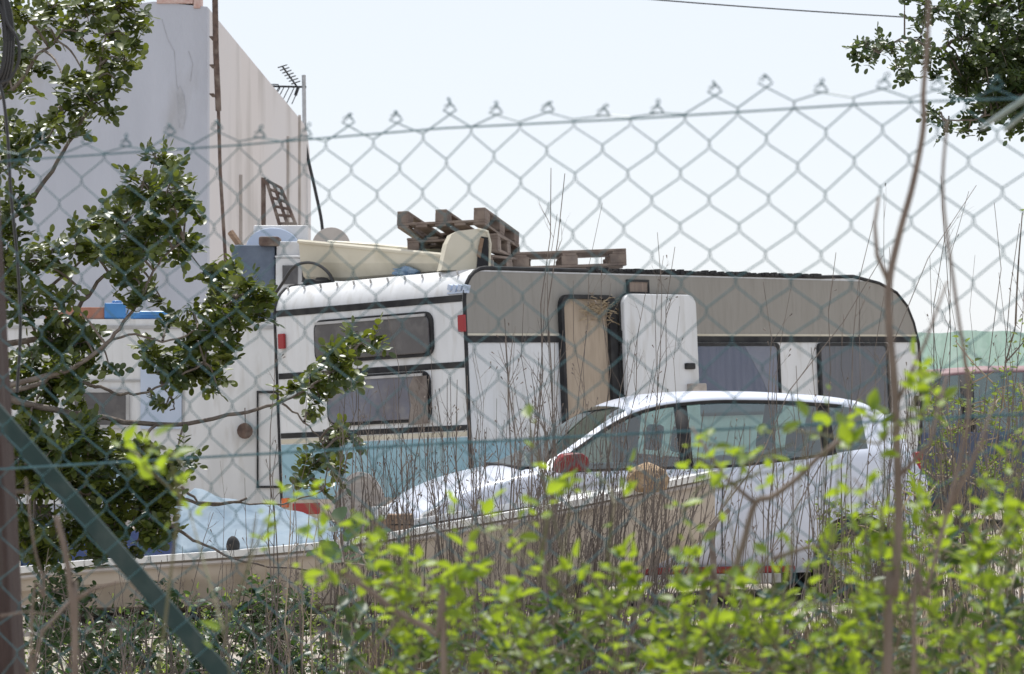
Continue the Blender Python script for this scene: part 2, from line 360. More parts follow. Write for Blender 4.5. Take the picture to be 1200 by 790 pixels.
mb = MB(); mb.prism(band(ZB, zt0, 0), 'y', -.004, 0.02); mb.build('skirt', M['alu'], car)
# edge trims
def edge(v): return [Vector((u, v, z)) for u, z in prof]
mb = MB(); mb.tube(edge(0), .018, 6); mb.tube(edge(W), .016, 6)
# sealing putty lumps along the roof edge
for i in range(60):
    u = 1.6+i*.06+rnd.uniform(-.02, .02)
    if u < front[0][0]: mb.box((u, 0, ZT+.012), (.05*rnd.uniform(.5, 1.3), .05, .03*rnd.uniform(.4, 1.4)))
mb.build('edge_trim', M['black'], car)
for i in range(11): mb = MB(); mb.tube([Vector((.1, .15+i*.2, ZT-.05)), Vector((.09, .15+i*.2, ZT-.018))], .011, 6); mb.build('stud', M['alu'], car)
# rear features
def rrect(a0, b0, a1, b1, r, n=4):
    if a1 < a0: a0, a1 = a1, a0
    if b1 < b0: b0, b1 = b1, b0
    P = []
    for cx, cz, s in ((a1-r, b1-r, 0), (a0+r, b1-r, 90), (a0+r, b0+r, 180), (a1-r, b0+r, 270)):
        for k in range(n+1):
            t = R(s+90*k/n); P.append((cx+r*math.cos(t), cz+r*math.sin(t)))
    return P
def rstripe(p, q, hgt, name, m, off=-.008):
    a = B(*p); b = B(*q); mb = MB(); mb.prism([(a[0], a[1]-hgt/2), (b[0], b[1]-hgt/2), (b[0], b[1]+hgt/2), (a[0], a[1]+hgt/2)], 'x', off, .02); return mb.build(name, m, car)
zs1 = B(440, 358)[1]; zs2 = B(440, 434)[1]; zs3 = B(440, 506)[1]
def rband(z, h, name, m, off=-.006): mb = MB(); mb.box(((off+.02)/2, W/2, z), (.02-off, W-.05, h)); return mb.build(name, m, car)
rband(zs1, .055, 'rear_stripe', M['black']); rband(zs2, .05, 'rear_stripe', M['black']); rband(zs3, .045, 'rear_stripe', M['black'])
zr1 = B(440, 517)[1]; zr0 = B(440, 583)[1]
rband((zr1+zr0)/2, zr1-zr0, 'rear_band', M['turq'], -.005)
rband((zr1+zs3)/2-.01, zs3-zr1-.04, 'rear_moulding', M['fgl'], -.004)
rband((ZB+zr0)/2, zr0-ZB-.01, 'rear_bumper', M['hull'], -.03)
def rwindow(L, T, Rr, Bt, m):
    v1 = B(L, (T+Bt)/2)[0]; v0 = B(Rr, (T+Bt)/2)[0]; z1 = B((L+Rr)/2, T)[1]; z0 = B((L+Rr)/2, Bt)[1]
    mb = MB(); mb.prism(rrect(v0, z0, v1, z1, .09, 6), 'x', -.022, .01); fr = mb.build('rear_window', M['black'], car)
    mb = MB(); mb.prism(rrect(v0+.025, z0+.025, v1-.025, z1-.025, .075, 6), 'x', -.042, -.022); mb.build('pane', m, fr, bevel=.012)
    mb = MB(); mb.box((-.05, (v0+v1)/2, z1-.03), (.016, v1-v0-.1, .022)); mb.build('top_hinge', M['alu'], fr)
v_, z_ = B(492, 468); mb = MB(); mb.prism([(v_-.13, z_-.2), (v_+.10, z_-.21), (v_+.06, z_-.05), (v_+.08, z_+.1), (v_+.02, z_+.19), (v_-.13, z_+.19)], 'x', -.047, -.043); mb.build('rear_curtain', mat('stained_pane', (.11,.085,.075), .35, (.22,.19,.17), 6), car)
rwindow(370, 370, 509, 422, M['acryl']); rwindow(385, 438, 506, 497, M['acryl2'])
def reflector(px, py, w_, h_, name='reflector', m='red'):
    v, z = B(px, py); mb = MB(); mb.box((-.018, v, z), (.03, w_, h_)); return mb.build(name, M[m], car, bevel=.008)
reflector(332, 400, .075, .13); reflector(543, 379, .075, .14)
t = reflector(362, 596, .34, .10, 'tail_lamp'); v, z = B(338, 589); mb = MB(); mb.box((-.03, v, z), (.04, .07, .08)); mb.build('indicator', M['orange'], t, bevel=.008)
t = reflector(507, 580, .34, .10, 'tail_lamp')
mb = MB()   # small blurred maker's mark on the roof curve, unreadable in the photo
for i in range(4):
    v, z = B(530+i*6, 337+(i % 2)*1.5, .035); mb.box((.02, v, z), (.05, .035, .045+.02*(i % 2)), Matrix.Rotation(R(18), 3, 'X'))
v, z = B(539, 343, .03); mb.box((.008, v, z), (.03, .22, .014)); mb.build('emblem', M['paleblue'], car)
# side: doorway, open door, vents, windows
def sp(L, T, Rr, Bt): a = S(L, (T+Bt)/2)[0]; b = S(Rr, (T+Bt)/2)[0]; c = S((L+Rr)/2, T)[1]; d = S((L+Rr)/2, Bt)[1]; return a, d, b, c
u0, z0, u1, z1 = sp(657, 346, 722, 588)
def ring(outer, inner, y0, y1, name, m, parent):
    n = len(outer); vs_ = [(p[0], y, p[1]) for y in (y0, y1) for p in outer]+[(p[0], y, p[1]) for y in (y0, y1) for p in inner]; fs = []
    for i in range(n):
        j = (i+1) % n
        fs += [(i, j, 2*n+j, 2*n+i), (n+i, 3*n+i, 3*n+j, n+j), (i, n+i, n+j, j), (2*n+i, 2*n+j, 3*n+j, 3*n+i)]
    mb = MB(); mb.add(vs_, fs); return mb.build(name, m, parent)
dw = ring(rrect(u0, z0, u1, z1, .1), rrect(u0+.035, z0+.035, u1-.10, z1-.035, .08), -.05, 0, 'doorway', M['black'], car)
mb = MB(); mb.prism(rrect(u0+.03, z0+.03, u1-.09, z1-.03, .08), 'y', -.016, .01); mb.build('inner_board', M['ply'], dw)
mb = MB()  # loose stalks model a straw-like reflection in the doorway
for i in range(150):
    a = S(696+rnd.gauss(0, 11), 362+rnd.gauss(0, 8)); b = (a[0]+rnd.uniform(-.13, .13), a[1]+rnd.uniform(-.05, .04))
    mb.tube([(a[0], -.02-rnd.random()*.05, a[1]), (b[0], -.02-rnd.random()*.07, b[1])], .003, 3, False)
stw = mb
u0, z0, u1, z1 = sp(722, 346, 807, 588)
mb = MB(); mb.prism(rrect(u0, z0, u1, z1, .1, 6), 'y', -.13, -.085); dr = mb.build('door', M['cwhite'], car, bevel=.01)
mb = MB(); mb.prism(rrect(u0-.008, z0-.008, u1+.008, z1+.008, .1, 6), 'y', -.085, -.075); mb.build('seal', M['black'], dr)
u, z = S(794, 430); mb = MB(); mb.box((u, -.14, z), (.13, .03, .055)); mb.build('handle', M['black'], dr, bevel=.01)
u, z = S(800, 457); mb = MB(); mb.box((u, -.16, z), (.2, .07, .10)); mb.build('latch_box', M['wicker'], dr, bevel=.01)
for yy in (395, 470, 550):
    u, z = S(721, yy); mb = MB(); mb.box((u, -.05, z), (.05, .1, .10)); mb.build('hinge', M['black'], car)
u0, z0, u1, z1 = sp(733, 328, 758, 345)
vt = ring([(u0, z0), (u1, z0), (u1, z1), (u0, z1)], [(u0+.02, z0+.02), (u1-.02, z0+.02), (u1-.02, z1-.02), (u0+.02, z1-.02)], -.03, 0, 'vent', M['black'], car)
mb = MB(); mb.box(((u0+u1)/2, -.012, (z0+z1)/2), (u1-u0-.03, .02, z1-z0-.03)); mb.build('grille', M['curtain_brown'], vt)
def swindow(L, Rr, T=402, Bt=487, curt=None, m2=None):
    u0, z0, u1, z1 = sp(L, T, Rr, Bt)
    fr = ring(rrect(u0, z0, u1, z1, .05), rrect(u0+.03, z0+.03, u1-.03, z1-.03, .04), -.035, 0, 'side_window', M['black'], car)
    mb = MB(); mb.prism(rrect(u0+.02, z0+.02, u1-.02, z1-.02, .04), 'y', -.014, -.006); mb.build('curtain', m2, fr)
    if curt:
        mb = MB(); mb.prism(curt(u0, z0, u1, z1), 'y', -.021, -.0145); mb.build('side_curtain', M['curtain_white'], fr)
    mb = MB(); mb.prism(rrect(u0+.02, z0+.02, u1-.02, z1-.02, .04), 'y', -.032, -.026); mb.build('pane', M['glassw'], fr)
M['glassw'] = glassmat('caravan_pane', (.72,.72,.76), .06, .08)
swindow(807, 912, m2=M['curtain_blue'], curt=lambda a, b, c, d: [(a+.62*(c-a), d-.03), (c-.03, d-.03), (c-.03, b+.03), (c-.06*(c-a), b+.03), (a+.80*(c-a), b+.5*(d-b))])
swindow(958, 1040, m2=M['curtain_brown'])
mb = MB(); u, z = S(1075, 470); mb.box((u-.03, -.02, z), (.04, .04, .1)); mb.build('side_marker', M['black'], car)
# running gear
for (uu, vv) in ((3.2, .12), (3.2, W-.12)):
    mb = MB(); mb.tube([Vector((uu, vv-.09, .31)), Vector((uu, vv+.09, .31))], .31, 20); mb.build('wheel', M['tyre'], car)
mb = MB(); mb.box((2.9, W/2, ZB-.06), (5.2, 1.4, .1)); mb.box((3.2, W/2, .33), (.08, W-.3, .08))
mb.tube([Vector((5.2, W/2, ZB-.1)), Vector((6.9, W/2, ZB-.12))], .04, 6)
mb.build('chassis', M['rust'], car)
for (uu, vv) in ((.3, .3), (.3, W-.3), (5.2, .3), (5.2, W-.3)):
    mb = MB(); mb.tube([Vector((uu, vv, ZB-.02)), Vector((uu-.1, vv, .02))], .025, 6); mb.build('corner_steady', M['rust'], car)
stw.T = None; so_ = stw.build('straw_reflection', M['straw'], label='straw-like reflection modelled as stalks in the top of the open caravan doorway', cat='straw'); so_.matrix_world = MC
# ------------------------------------------------------------------ things on the caravan roof
def pallet_parts(root):
    Lx, Ly = .98, .78
    for y in (-Ly/2+.05, 0, Ly/2-.05):
        mb = MB()
        for x in (-Lx/2+.07, 0, Lx/2-.07): mb.box((x, y, .062), (.14, .10, .080))
        mb.box((0, y, .011), (Lx, .10, .022)); mb.build('bearer', M['pallet'], root, bevel=.004)
    for x in (-Lx/2+.06, 0, Lx/2-.06):
        mb = MB(); mb.box((x, 0, .113), (.12, Ly, .021)); mb.build('cross_board', M['pallet'], root, bevel=.003)
    for i in range(5):
        mb = MB(); mb.box((0, -Ly/2+.05+i*(Ly-.1)/4, .1355), (Lx, .10, .021), Matrix.Rotation(rnd.uniform(-.012, .012), 3, 'Z')); mb.build('deck_board', M['pallet'], root, bevel=.003)
def pallet(pos, rz, label, flip=False, tilt=(0, 0), sc=1):
    r = empty('wooden_pallet', pos, label=label, cat='pallet', group='wooden pallets on the caravan roof')
    r.matrix_world = Matrix.Translation(pos) @ MC.to_3x3().to_4x4() @ Euler((tilt[0], tilt[1], rz)).to_matrix().to_4x4() @ (Matrix.Rotation(math.pi, 4, 'X') if flip else Matrix.Identity(4))
    r.scale = (sc, sc, sc)
    pallet_parts(r); return r
def roofp(px, v, dz=0):
    u = S(px, 310, v)[0]; return inc(u, v, ZT+dz)
pallet(roofp(664, .6, .055), R(-45), 'single weathered pallet lying alone right of the pallet stack')
pb = .95; pxs = 541
pallet(roofp(548, pb, .01), R(20), 'bottom pallet of the stack of three on the caravan roof')
pallet(roofp(545, pb, .165), R(31), 'middle pallet of the stack of three on the caravan roof', tilt=(0, R(2)))
pallet(roofp(540, pb, .475), R(25), 'upturned top pallet of the stack with its bearers pointing up', flip=True, tilt=(R(1), R(9)))
# beige shell in front of the stack
pos = roofp(545, .35); sh = empty('plastic_shell', label='cream moulded shell with a broken open side standing before the pallet stack', cat='seat shell')
sh.matrix_world = Matrix.Translation(pos) @ Matrix.Rotation(R(8), 4, 'Z')
poly = [(-.22, 0), (-.17, .22), (-.13, .30), (-.08, .325), (.10, .345), (.15, .34), (.18, .30), (.19, .2), (.19, 0)]
mb = MB(); mb.prism(poly, 'y', -.18, -.16); mb.prism([(x*1.0, z) for x, z in poly], 'y', .16, .18)
for a, b in zip(poly[:6], poly[1:7]):
    mb.add([(a[0], -.18, a[1]), (b[0], -.18, b[1]), (b[0], .18, b[1]), (a[0], .18, a[1])], [(0,1,2,3)])
mb.build('shell', M['fgl'], sh)
mb = MB(); mb.prism([(.07, .02), (.085, .2), (.11, .28), (.165, .27), (.17, .02)], 'y', -.192, -.181); mb.build('opening_shade', M['dark'], sh)  # dark plate stands in for the shade inside the hollow
mb = MB(); mb.prism([(.07, .12), (.10, .27), (.13, .26), (.10, .1)], 'y', -.20, -.193); mb.build('torn_lining', M['crate'], sh)
mb = MB(); mb.tube([(.17, -.185, .0), (.185, -.185, .22), (.16, -.185, .32), (.08, -.185, .34)], .012, 5); mb.build('rim', M['fgl'], sh)
# beige tub / dinghy
def planeB(px, py, u): v, z = B(px, py, u); return Vector((u, v, z))
dg = empty('small_dinghy', label='small cream dinghy hull lying upright across the rear of the caravan roof', cat='dinghy'); dg.matrix_world = MC.copy()
nst = 14; outer = []; 
for i in range(nst+1):
    t = i/nst; px = 350+t*178
    ytop = 283+t*17; n_ = planeB(px, ytop, .38); 
    wd = (.62 if t > .12 else .35+.27*t/.12)*(1 if t < .9 else 1-.6*(t-.9)/.1)
    zf = max(ZT+.015, n_.z-.34*(1-.35*t))
    outer.append((n_, wd, zf))
mb = MB(); V = []; ns = 8
for n_, wd, zf in outer:
    for (fu, fz) in ((0, 1), (.03, .5), (.12, .1), (.25, 0), (.75, 0), (.88, .1), (.97, .5), (1, 1)):
        V.append((n_.x+fu*wd, n_.y, zf+(n_.z-zf)*fz))
mb.add(V, [(i*ns+k, i*ns+k+1, (i+1)*ns+k+1, (i+1)*ns+k) for i in range(nst) for k in range(ns-1)]+[tuple(range(ns)), tuple(range(nst*ns, nst*ns+ns))])
hl = mb.build('hull', M['fgl'], dg); sm = hl.modifiers.new('s', 'SOLIDIFY'); sm.thickness = .02
mb = MB(); mb.tube([o[0] for o in outer], .02, 6); mb.tube([Vector((o[0].x+o[1], o[0].y, o[0].z)) for o in outer], .02, 6); mb.build('gunwale', M['fgl'], dg)
n_, wd, zf = outer[4]; mb = MB(); mb.box((n_.x+wd/2, n_.y, n_.z-.03), (wd-.03, .16, .03)); mb.build('thwart', M['fgin'], dg)
n_, wd, zf = outer[8]; mb = MB(); mb.box((n_.x+wd/2+.1, n_.y, n_.z-.02), (wd-.25, .5, .03)); mb.build('inner_locker', M['fgin'], dg)
# round disc behind it
p = MC @ planeB(388, 289, 1.25); ds = empty('round_disc', p, label='round dull pink-grey disc standing up behind the small dinghy', cat='disc')
mb = MB(); mb.tube([(0, 0, 0), (0, .02, 0)], .175, 32); mb.build('plate', M['dish'], ds, bevel=.004)
mb = MB(); mb.tube([(0, .02, 0), (0, .05, -.28), (0, .12, -.42)], .015, 6); mb.tube([(-.1, .1, -.42), (.1, .1, -.42)], .015, 6); mb.build('foot', M['alu'], ds)
# hose, lump, bag on the roof
mb = MB(); u_ = .3; P = [MC @ planeB(a, b, u_) for a, b in ((322, 345), (331, 332), (343, 314), (357, 308), (372, 310), (385, 320), (392, 334))]
mb.tube(spline(P, 5), .014, 6); mb.build('black_hose', M['cable'], label='black hose arching over the rear edge of the caravan roof', cat='hose')
def lump(name, c, d, m, label, cat, seed=1, amp=.25, sub=3, rz=0):
    bm = bmesh.new(); bmesh.ops.create_icosphere(bm, subdivisions=sub, radius=1); r2 = random.Random(seed)
    ph = [r2.uniform(0, 6) for _ in range(9)]
    for v in bm.verts:
        c_ = v.co.copy(); f = 1+amp*(math.sin(c_.x*4+ph[0])*math.sin(c_.y*5+ph[1])+.6*math.sin(c_.z*8+ph[2]+c_.x*6)+.4*math.sin(c_.y*13+ph[3])*math.sin(c_.x*11+ph[4]))
        v.co = Vector((c_.x*f*d[0]/2, c_.y*f*d[1]/2, max(-.8, c_.z*f)*d[2]/2))
    me = bpy.data.meshes.new(name); bm.to_mesh(me); bm.free(); me.materials.append(m)
    me.polygons.foreach_set('use_smooth', [True]*len(me.polygons))
    o = bpy.data.objects.new(name, me); COL.objects.link(o); o.location = c; o.rotation_euler.z = rz; return tag(o, label, cat)
lump('plastic_bag', MC @ planeB(479, 319, .42), (.24, .2, .09), M['polyblue'], 'crumpled blue plastic bag on the caravan roof in front of the dinghy', 'bag', 3)
lump('rubber_mat', MC @ planeB(372, 331, .3), (.26, .2, .07), M['black'], 'small black rubber heap on the roof left of the blue bag', 'rubber heap', 5)
# ------------------------------------------------------------------ second caravan (left, behind) and things on it
Y2 = 27.4; zR2 = CZ+(HY-374)/F*Y2
c2 = empty('parked_caravan', (gx(130, Y2), Y2, 0), label='plain white caravan half hidden behind the carob tree on the left', cat='caravan'); cx2 = c2.location.x
xa, xb = gx(-70, Y2)-cx2, gx(352, Y2)-cx2
mb = MB(); mb.prism(rrect(xa, .45, xb, zR2, .10, 4), 'y', 0, 2.0); mb.build('body', M['cwhite'], c2)
mb = MB(); mb.prism([(xa+.2, zR2-.09), (xb-.1, zR2-.09), (xb-.1, zR2-.06), (xa+.2, zR2-.06)], 'y', -.014, .0); mb.build('rain_gutter', M['alu'], c2)
def X2(px): return gx(px, Y2)-cx2
def Z2(py): return CZ+(HY-py)/F*Y2
w2 = ring(rrect(X2(84), Z2(502), X2(152), Z2(456), .04), rrect(X2(88), Z2(498), X2(148), Z2(460), .03), -.03, 0, 'window', M['alu'], c2)
mb = MB(); mb.box(((X2(84)+X2(152))/2, -.012, (Z2(456)+Z2(502))/2), (X2(148)-X2(88)+.02, .012, Z2(460)-Z2(498)+.02)); mb.build('pane', M['acryl'], w2)
mb = MB(); mb.box(((X2(165)+X2(213))/2, -.012, Z2(465)), (X2(213)-X2(165), .024, .6)); mb.build('side_locker', M['paleblue'], c2)
mb = MB(); mb.box((X2(215), -.006, 1.3), (.012, .013, 1.5)); mb.box((X2(110), -.006, Z2(446)), (1.1, .014, .02)); mb.build('panel_seam', M['alu'], c2)
d2 = ring([(X2(301), .6), (X2(330), .6), (X2(330), Z2(458)), (X2(301), Z2(458))], [(X2(303), .62), (X2(328), .62), (X2(328), Z2(461)), (X2(303), Z2(461))], -.02, 0, 'door_outline', M['black'], c2)
for x in (xa+.7, xb-.7): mb = MB(); mb.tube([Vector((x, .1, .3)), Vector((x, .3, .3))], .3, 18); mb.build('wheel', M['tyre'], c2)
mb = MB(); mb.tube([at(287, 478, Y2-.05), at(287.5, 496, Y2-.05)], .006, 4); mb.tube([at(287, 505, Y2-.02), at(287, 505, Y2-.10)], .075, 14); mb.build('hanging_float', M['rust'], label='dark round float hung on a string from the white caravan wall', cat='float')
mb = MB(); mb.box(((at(90, 0, Y2+.3)).x, Y2+.3, zR2+.06), (.56, .25, .11)); mb.build('brick_stack', M['brick'], label='row of red bricks lying on the left caravan roof', cat='bricks', bevel=.01)
mb = MB(); mb.box((at(137, 0, Y2+.3).x, Y2+.3, zR2+.08), (.20, .3, .15)); mb.tube([(at(137, 0, Y2+.3).x, Y2+.3, zR2+.15), (at(137, 0, Y2+.3).x, Y2+.3, zR2+.18)], .05, 10); mb.build('blue_canister', M['bluep'], label='blue plastic canister next to the red bricks on the caravan roof', cat='canister', bevel=.02)
mb = MB(); mb.box((at(180, 0, Y2+.3).x, Y2+.3, zR2+.035), (.4, .3, .06)); mb.tube([(at(165, 0, Y2+.2).x, Y2+.1, zR2+.06), (at(197, 0, Y2+.2).x, Y2+.1, zR2+.06)], .02, 6); mb.build('blue_tray', M['bluep'], label='flat blue tray right of the blue canister on the caravan roof', cat='tray', bevel=.01)
# covered box
Y3 = 28.0
def bx(pl, pr, pt, pb_, Y, dep): a = at(pl, pt, Y); b = at(pr, pb_, Y); return ((a.x+b.x)/2, Y+dep/2, (a.z+b.z)/2), (b.x-a.x, dep, a.z-b.z)
mb = MB(); c_, d_ = bx(271, 322, 287, 373, Y3, .5); mb.box(c_, d_); mb.build('fabric_box', M['slate'], label='large slate blue covered box on the left caravan roof', cat='box', bevel=.02)
cb = empty('white_cabinet', (at(338, 373, Y3-.05).x, Y3-.05, zR2+.02), label='white metal cabinet with a small dark glass door beside the slate blue box', cat='cabinet'); lo = cb.location
def cbx(*a): c_, d_ = bx(*a); return tuple(Vector(c_)-lo), d_
mb = MB(); mb.box(*cbx(323, 358, 302, 371, Y3-.05, .5)); mb.build('cabinet_body', M['appl'], cb, bevel=.012)
mb = MB(); mb.box(*cbx(324, 357, 283, 300, Y3, .4)); mb.box(*cbx(322, 359, 299.5, 302, Y3-.07, .5)); mb.build('top_drawer', M['appl'], cb, bevel=.01)
mb = MB(); mb.box(*cbx(331, 349, 311, 333, Y3-.066, .03)); mb.build('glass_door', M['acryl'], cb)
mb = MB(); mb.box(*cbx(354, 358, 288, 330, Y3-.075, .03)); mb.build('side_strip', M['black'], cb)
wt = empty('bathtub', (at(328, 300, Y3+.7).x, Y3+.7, zR2+.7), label='pale blue white plastic panel standing upright behind the cabinet', cat='panel'); lo = wt.location
mb = MB(); mb.box(*cbx(297, 361, 264, 373, Y3+.7, .06)); mb.build('frame_sheet', M['appl'], wt, bevel=.015)
mb = MB(); cc = at(320, 290, Y3+.68)-lo
mb.prism([(cc.x+math.cos(R(a))*.26*(1 if a < 90 else 1), cc.z+math.sin(R(a))*.19) for a in range(0, 181, 12)]+[(cc.x-.2, cc.z-.1), (cc.x+.2, cc.z-.1)], 'y', cc.y-.05, cc.y+.019); mb.build('moulded_bowl', M['paleblue'], wt, bevel=.01)
wt.name = 'upright_panel'
mb = MB(); c_, d_ = bx(303, 327, 277, 288, Y3-.1, .3); mb.box(c_, d_); mb.build('rusty_block', M['rust'], label='rust brown block lying on top of the slate blue box', cat='metal block', bevel=.02)
mb = MB(); mb.tube([at(270, 272, Y3+.2), at(284, 292, Y3+.15)], .035, 6); mb.build('wood_offcut', M['crate'], label='short brown stick leaning behind the slate blue box', cat='stick')
rk = empty('metal_rack', (at(325, 300, Y3+.95).x, Y3+.95, zR2), label='rusty metal lattice rack leaning above the white cabinet', cat='rack'); lo = rk.location
mb = MB(); mb.box(*cbx(306, 311, 208, 374, Y3+.95, .06)); mb.build('board', M['rust'], rk)
mb = MB()
def q(s, t):  # lattice param
    a = at(312, 212, Y3+.95).lerp(at(330, 374, Y3+.95), 0)
    tl, tr, bl, br = at(312, 211, Y3+.95), at(329, 220, Y3+.95), at(327, 262, Y3+.85), at(346, 262, Y3+.85)
    return (tl.lerp(tr, s)).lerp(bl.lerp(br, s), t)-lo
for s_ in (0, .5, 1): mb.tube([q(s_, 0), q(s_, 1), q(s_, 1)+Vector((.1, 0, -.75))], .018, 5)
for t_ in (0, .2, .4, .6, .8, 1): mb.tube([q(0, t_), q(1, t_)], .015, 5)
mb.build('lattice', M['rust'], rk)
# ------------------------------------------------------------------ cars
def smooth_interp(x, xp, fp):
    v = np.array([np.mean([np.interp(x+d, xp, fp) for d in np.linspace(-.13, .13, 9)])])[0] if 0 < 1 else 0
    return float(v)
def build_car(root, Lc, zb_, zr_, paint, glass, roofm, wsx, hatch, wheels, gl_range, pillars, hw=.80, rub=M['black'], wr=.285):
    st = np.arange(0, Lc+1e-6, .05)
    fw = lambda x: float(np.interp(x, [0, .08, .25, .6, Lc-.6, Lc-.15, Lc], [.62, .80, .93, 1, 1, .93, .82]))*hw/.80
    rows = []
    for x in st:
        zb = smooth_interp(x, *zb_); zr = smooth_interp(x, *zr_); w = fw(x); cab = zr-zb
        cab = max(cab, 0)
        k = min(1, cab/.35)
        hood = .045
        z5 = zb+max(cab-.075, cab*.45); z6 = zb+max(cab-.03, cab*.8)
        zl = float(np.interp(x, [0, .12, Lc-.12, Lc], [.34, .20, .20, .36]))
        half = [(.70*w, zl), (.795*w, zl+.10), (.815*w, zl+.32), (.80*w, max(zl+.36, zb-.12)), (.78*w, max(zl+.38, zb-.035)), (.745*w, max(zl+.4, zb)),
                (w*(.72-.15*k), max(z5, zb+.008)), (w*(.66-.15*k), max(z6, zb+.02)), (.33*w, zb+max(cab-.005, cab*.97, hood*.8)), (0, zb+max(cab, hood))]
        rows.append([Vector((x, y, z)) for y, z in half]+[Vector((x, -y, z)) for y, z in half[-2::-1]])
    n = len(rows[0]); body = MB(); gls = {'side_window': MB(), 'windscreen': MB(), 'rear_window': MB()}; roof = MB(); frm = MB()
    V = [p for r in rows for p in r]; sel = {'b': [], 's': [], 'w': [], 'r': [], 'roof': [], 'f': []}
    for i in range(len(rows)-1):
        xm = (st[i]+st[i+1])/2
        for k in range(n-1):
            kk = k if k < 9 else n-2-k
            f = (i*n+k, i*n+k+1, (i+1)*n+k+1, (i+1)*n+k); t = 'b'
            if kk == 5 and gl_range[0] < xm < gl_range[1]:
                t = 's'
                for a, b in pillars:
                    if a < xm < b: t = 'f'
            elif kk in (7, 8) and wsx[0] < xm < wsx[1]: t = 'w'
            elif kk in (7, 8) and hatch[0] < xm < hatch[1]: t = 'r'
            elif kk in (6, 7, 8) and wsx[1] <= xm <= hatch[0]: t = 'roof'
            elif kk in (6,) and gl_range[0] < xm < gl_range[1]: t = 'b'
            sel[t].append(f)
    def mk(name, fs, m, par=root, sol=0):
        used = sorted({i for f in fs for i in f}); mp_ = {u: j for j, u in enumerate(used)}
        mb = MB(); mb.add([V[u] for u in used], [tuple(mp_[i] for i in f) for f in fs]); o = mb.build(name, m, par, smooth=True)
        if sol: s_ = o.modifiers.new('s', 'SOLIDIFY'); s_.thickness = sol; s_.offset = -1
        return o
    ends = [tuple(range(n)), tuple(range((len(rows)-1)*n, len(rows)*n))]
    bo = mk('body', sel['b']+ends, paint, sol=.012)
    # cut wheel arches
    for (wx, sgn) in wheels:
        mbc = MB(); mbc.tube([(wx, sgn*.45, wr+.01), (wx, sgn*1.1, wr+.01)], wr+.055, 28); c = mbc.build('cut', M['dark'], root)
        md = bo.modifiers.new('cut', 'BOOLEAN'); md.operation = 'DIFFERENCE'; md.object = c; md.solver = 'EXACT'
        bpy.context.view_layer.update(); dg_ = bpy.context.evaluated_depsgraph_get()
        nm = bpy.data.meshes.new_from_object(bo.evaluated_get(dg_))
        if len(nm.polygons) > 100:
            bo.modifiers.clear(); bo.data = nm
        else: bo.modifiers.remove(md)
        bpy.data.objects.remove(c)
    nm = bo.data
    em = bo.modifiers.new('e', 'EDGE_SPLIT'); em.split_angle = R(40)
    for sd in (0, 1):
        g_ = [f for f in sel['s'] if (f[0] % n < n//2) == (sd == 0)]; mk('side_glass', g_, glass)
        for a, b in pillars:
            g_ = [f for f in sel['f'] if (f[0] % n < n//2) == (sd == 0) and a-.03 < V[f[0]].x < b]
            if g_: mk('window_pillar', g_, rub, sol=.01)
    mk('windscreen', sel['w'], glass); mk('hatch_glass', sel['r'], glass); mk('roof', sel['roof'], roofm, sol=.012)
    for (wx, sgn) in wheels:
        wl = MB(); wl.tube([(wx, sgn*.58*hw/.8, wr), (wx, sgn*.60*hw/.8, wr), (wx, sgn*.75*hw/.8, wr), (wx, sgn*.77*hw/.8, wr)], [wr-.03, wr, wr, wr-.03], 28); wo = wl.build('wheel', M['tyre'], root, smooth=False)
        wl = MB(); wl.tube([(wx, sgn*.74*hw/.8, wr), (wx, sgn*.775*hw/.8, wr)], [wr*.66, wr*.62], 20); wl.build('rim', M['alu'], wo)
        wl = MB(); wl.tube([(wx, sgn*.40, wr), (wx, sgn*.56*hw/.8, wr)], wr+.05, 20); wl.build('wheel_well', M['dark'], root)
    fl = MB(); fl.box((Lc/2, 0, .27), (Lc-.5, 1.1, .05)); fl.build('floor_pan', M['dark'], root)
    for x in (1.55, 2.45):
        for y in (-.34, .34):
            s_ = MB(); s_.prism([(x-.05, .4), (x+.48, .4), (x+.5, .5), (x+.60, 1.02), (x+.50, 1.06), (x+.38, .58), (x-.02, .58)], 'y', y-.24, y+.24); s_.prism([(x+.52, 1.08), (x+.6, 1.08), (x+.63, 1.27), (x+.55, 1.28)], 'y', y-.13, y+.13); s_.build('seat', M['seat'], root, bevel=.03)
    d = MB(); d.box((1.05, 0, zb_[1][3]-.1), (.35, 1.25, .16)); d.build('dashboard', M['seat'], root, bevel=.03)
    d = MB(); d.tube([Vector((1.32, .34+.17*math.cos(R(a)), .93+.16*math.sin(R(a)))) for a in range(0, 361, 24)], .012, 6); d.build('steering_wheel', M['black'], root)
    return rows
a_ = R(14)
wc = empty('white_hatchback', label='small white hatchback with a red mirror and red sill parked behind the beige boat', cat='car')
# local +x runs front -> rear, near side is local -y
Yc = 20.8; nf = Vector((gx(484, Yc), Yc, 0))
wc.matrix_world = Matrix.Translation(nf) @ Matrix.Rotation(a_, 4, 'Z') @ Matrix.Translation((0, .80, 0))
Lc = 3.98
zb_ = ([0, .06, .2, .5, .9, 1.5, 2.4, 3.0, 3.5, 3.84, Lc], [.52, .64, .74, .86, .95, .97, .985, 1.05, 1.12, 1.08, .80])
zr_ = ([0, .06, .2, .5, .88, .95, 1.62, 1.9, 2.3, 2.8, 3.3, 3.65, 3.86, Lc], [.52, .64, .74, .86, .95, 1.0, 1.42, 1.50, 1.535, 1.53, 1.50, 1.44, 1.16, .84])
rows = build_car(wc, Lc, zb_, zr_, M['carpaint'], M['glass'], M['carpaint'], (.92, 1.66), (3.62, 3.84), [(.62, -1), (3.34, -1), (.62, 1), (3.34, 1)], (1.1, 3.45), [(1.98, 2.12), (3.08, 3.18)])
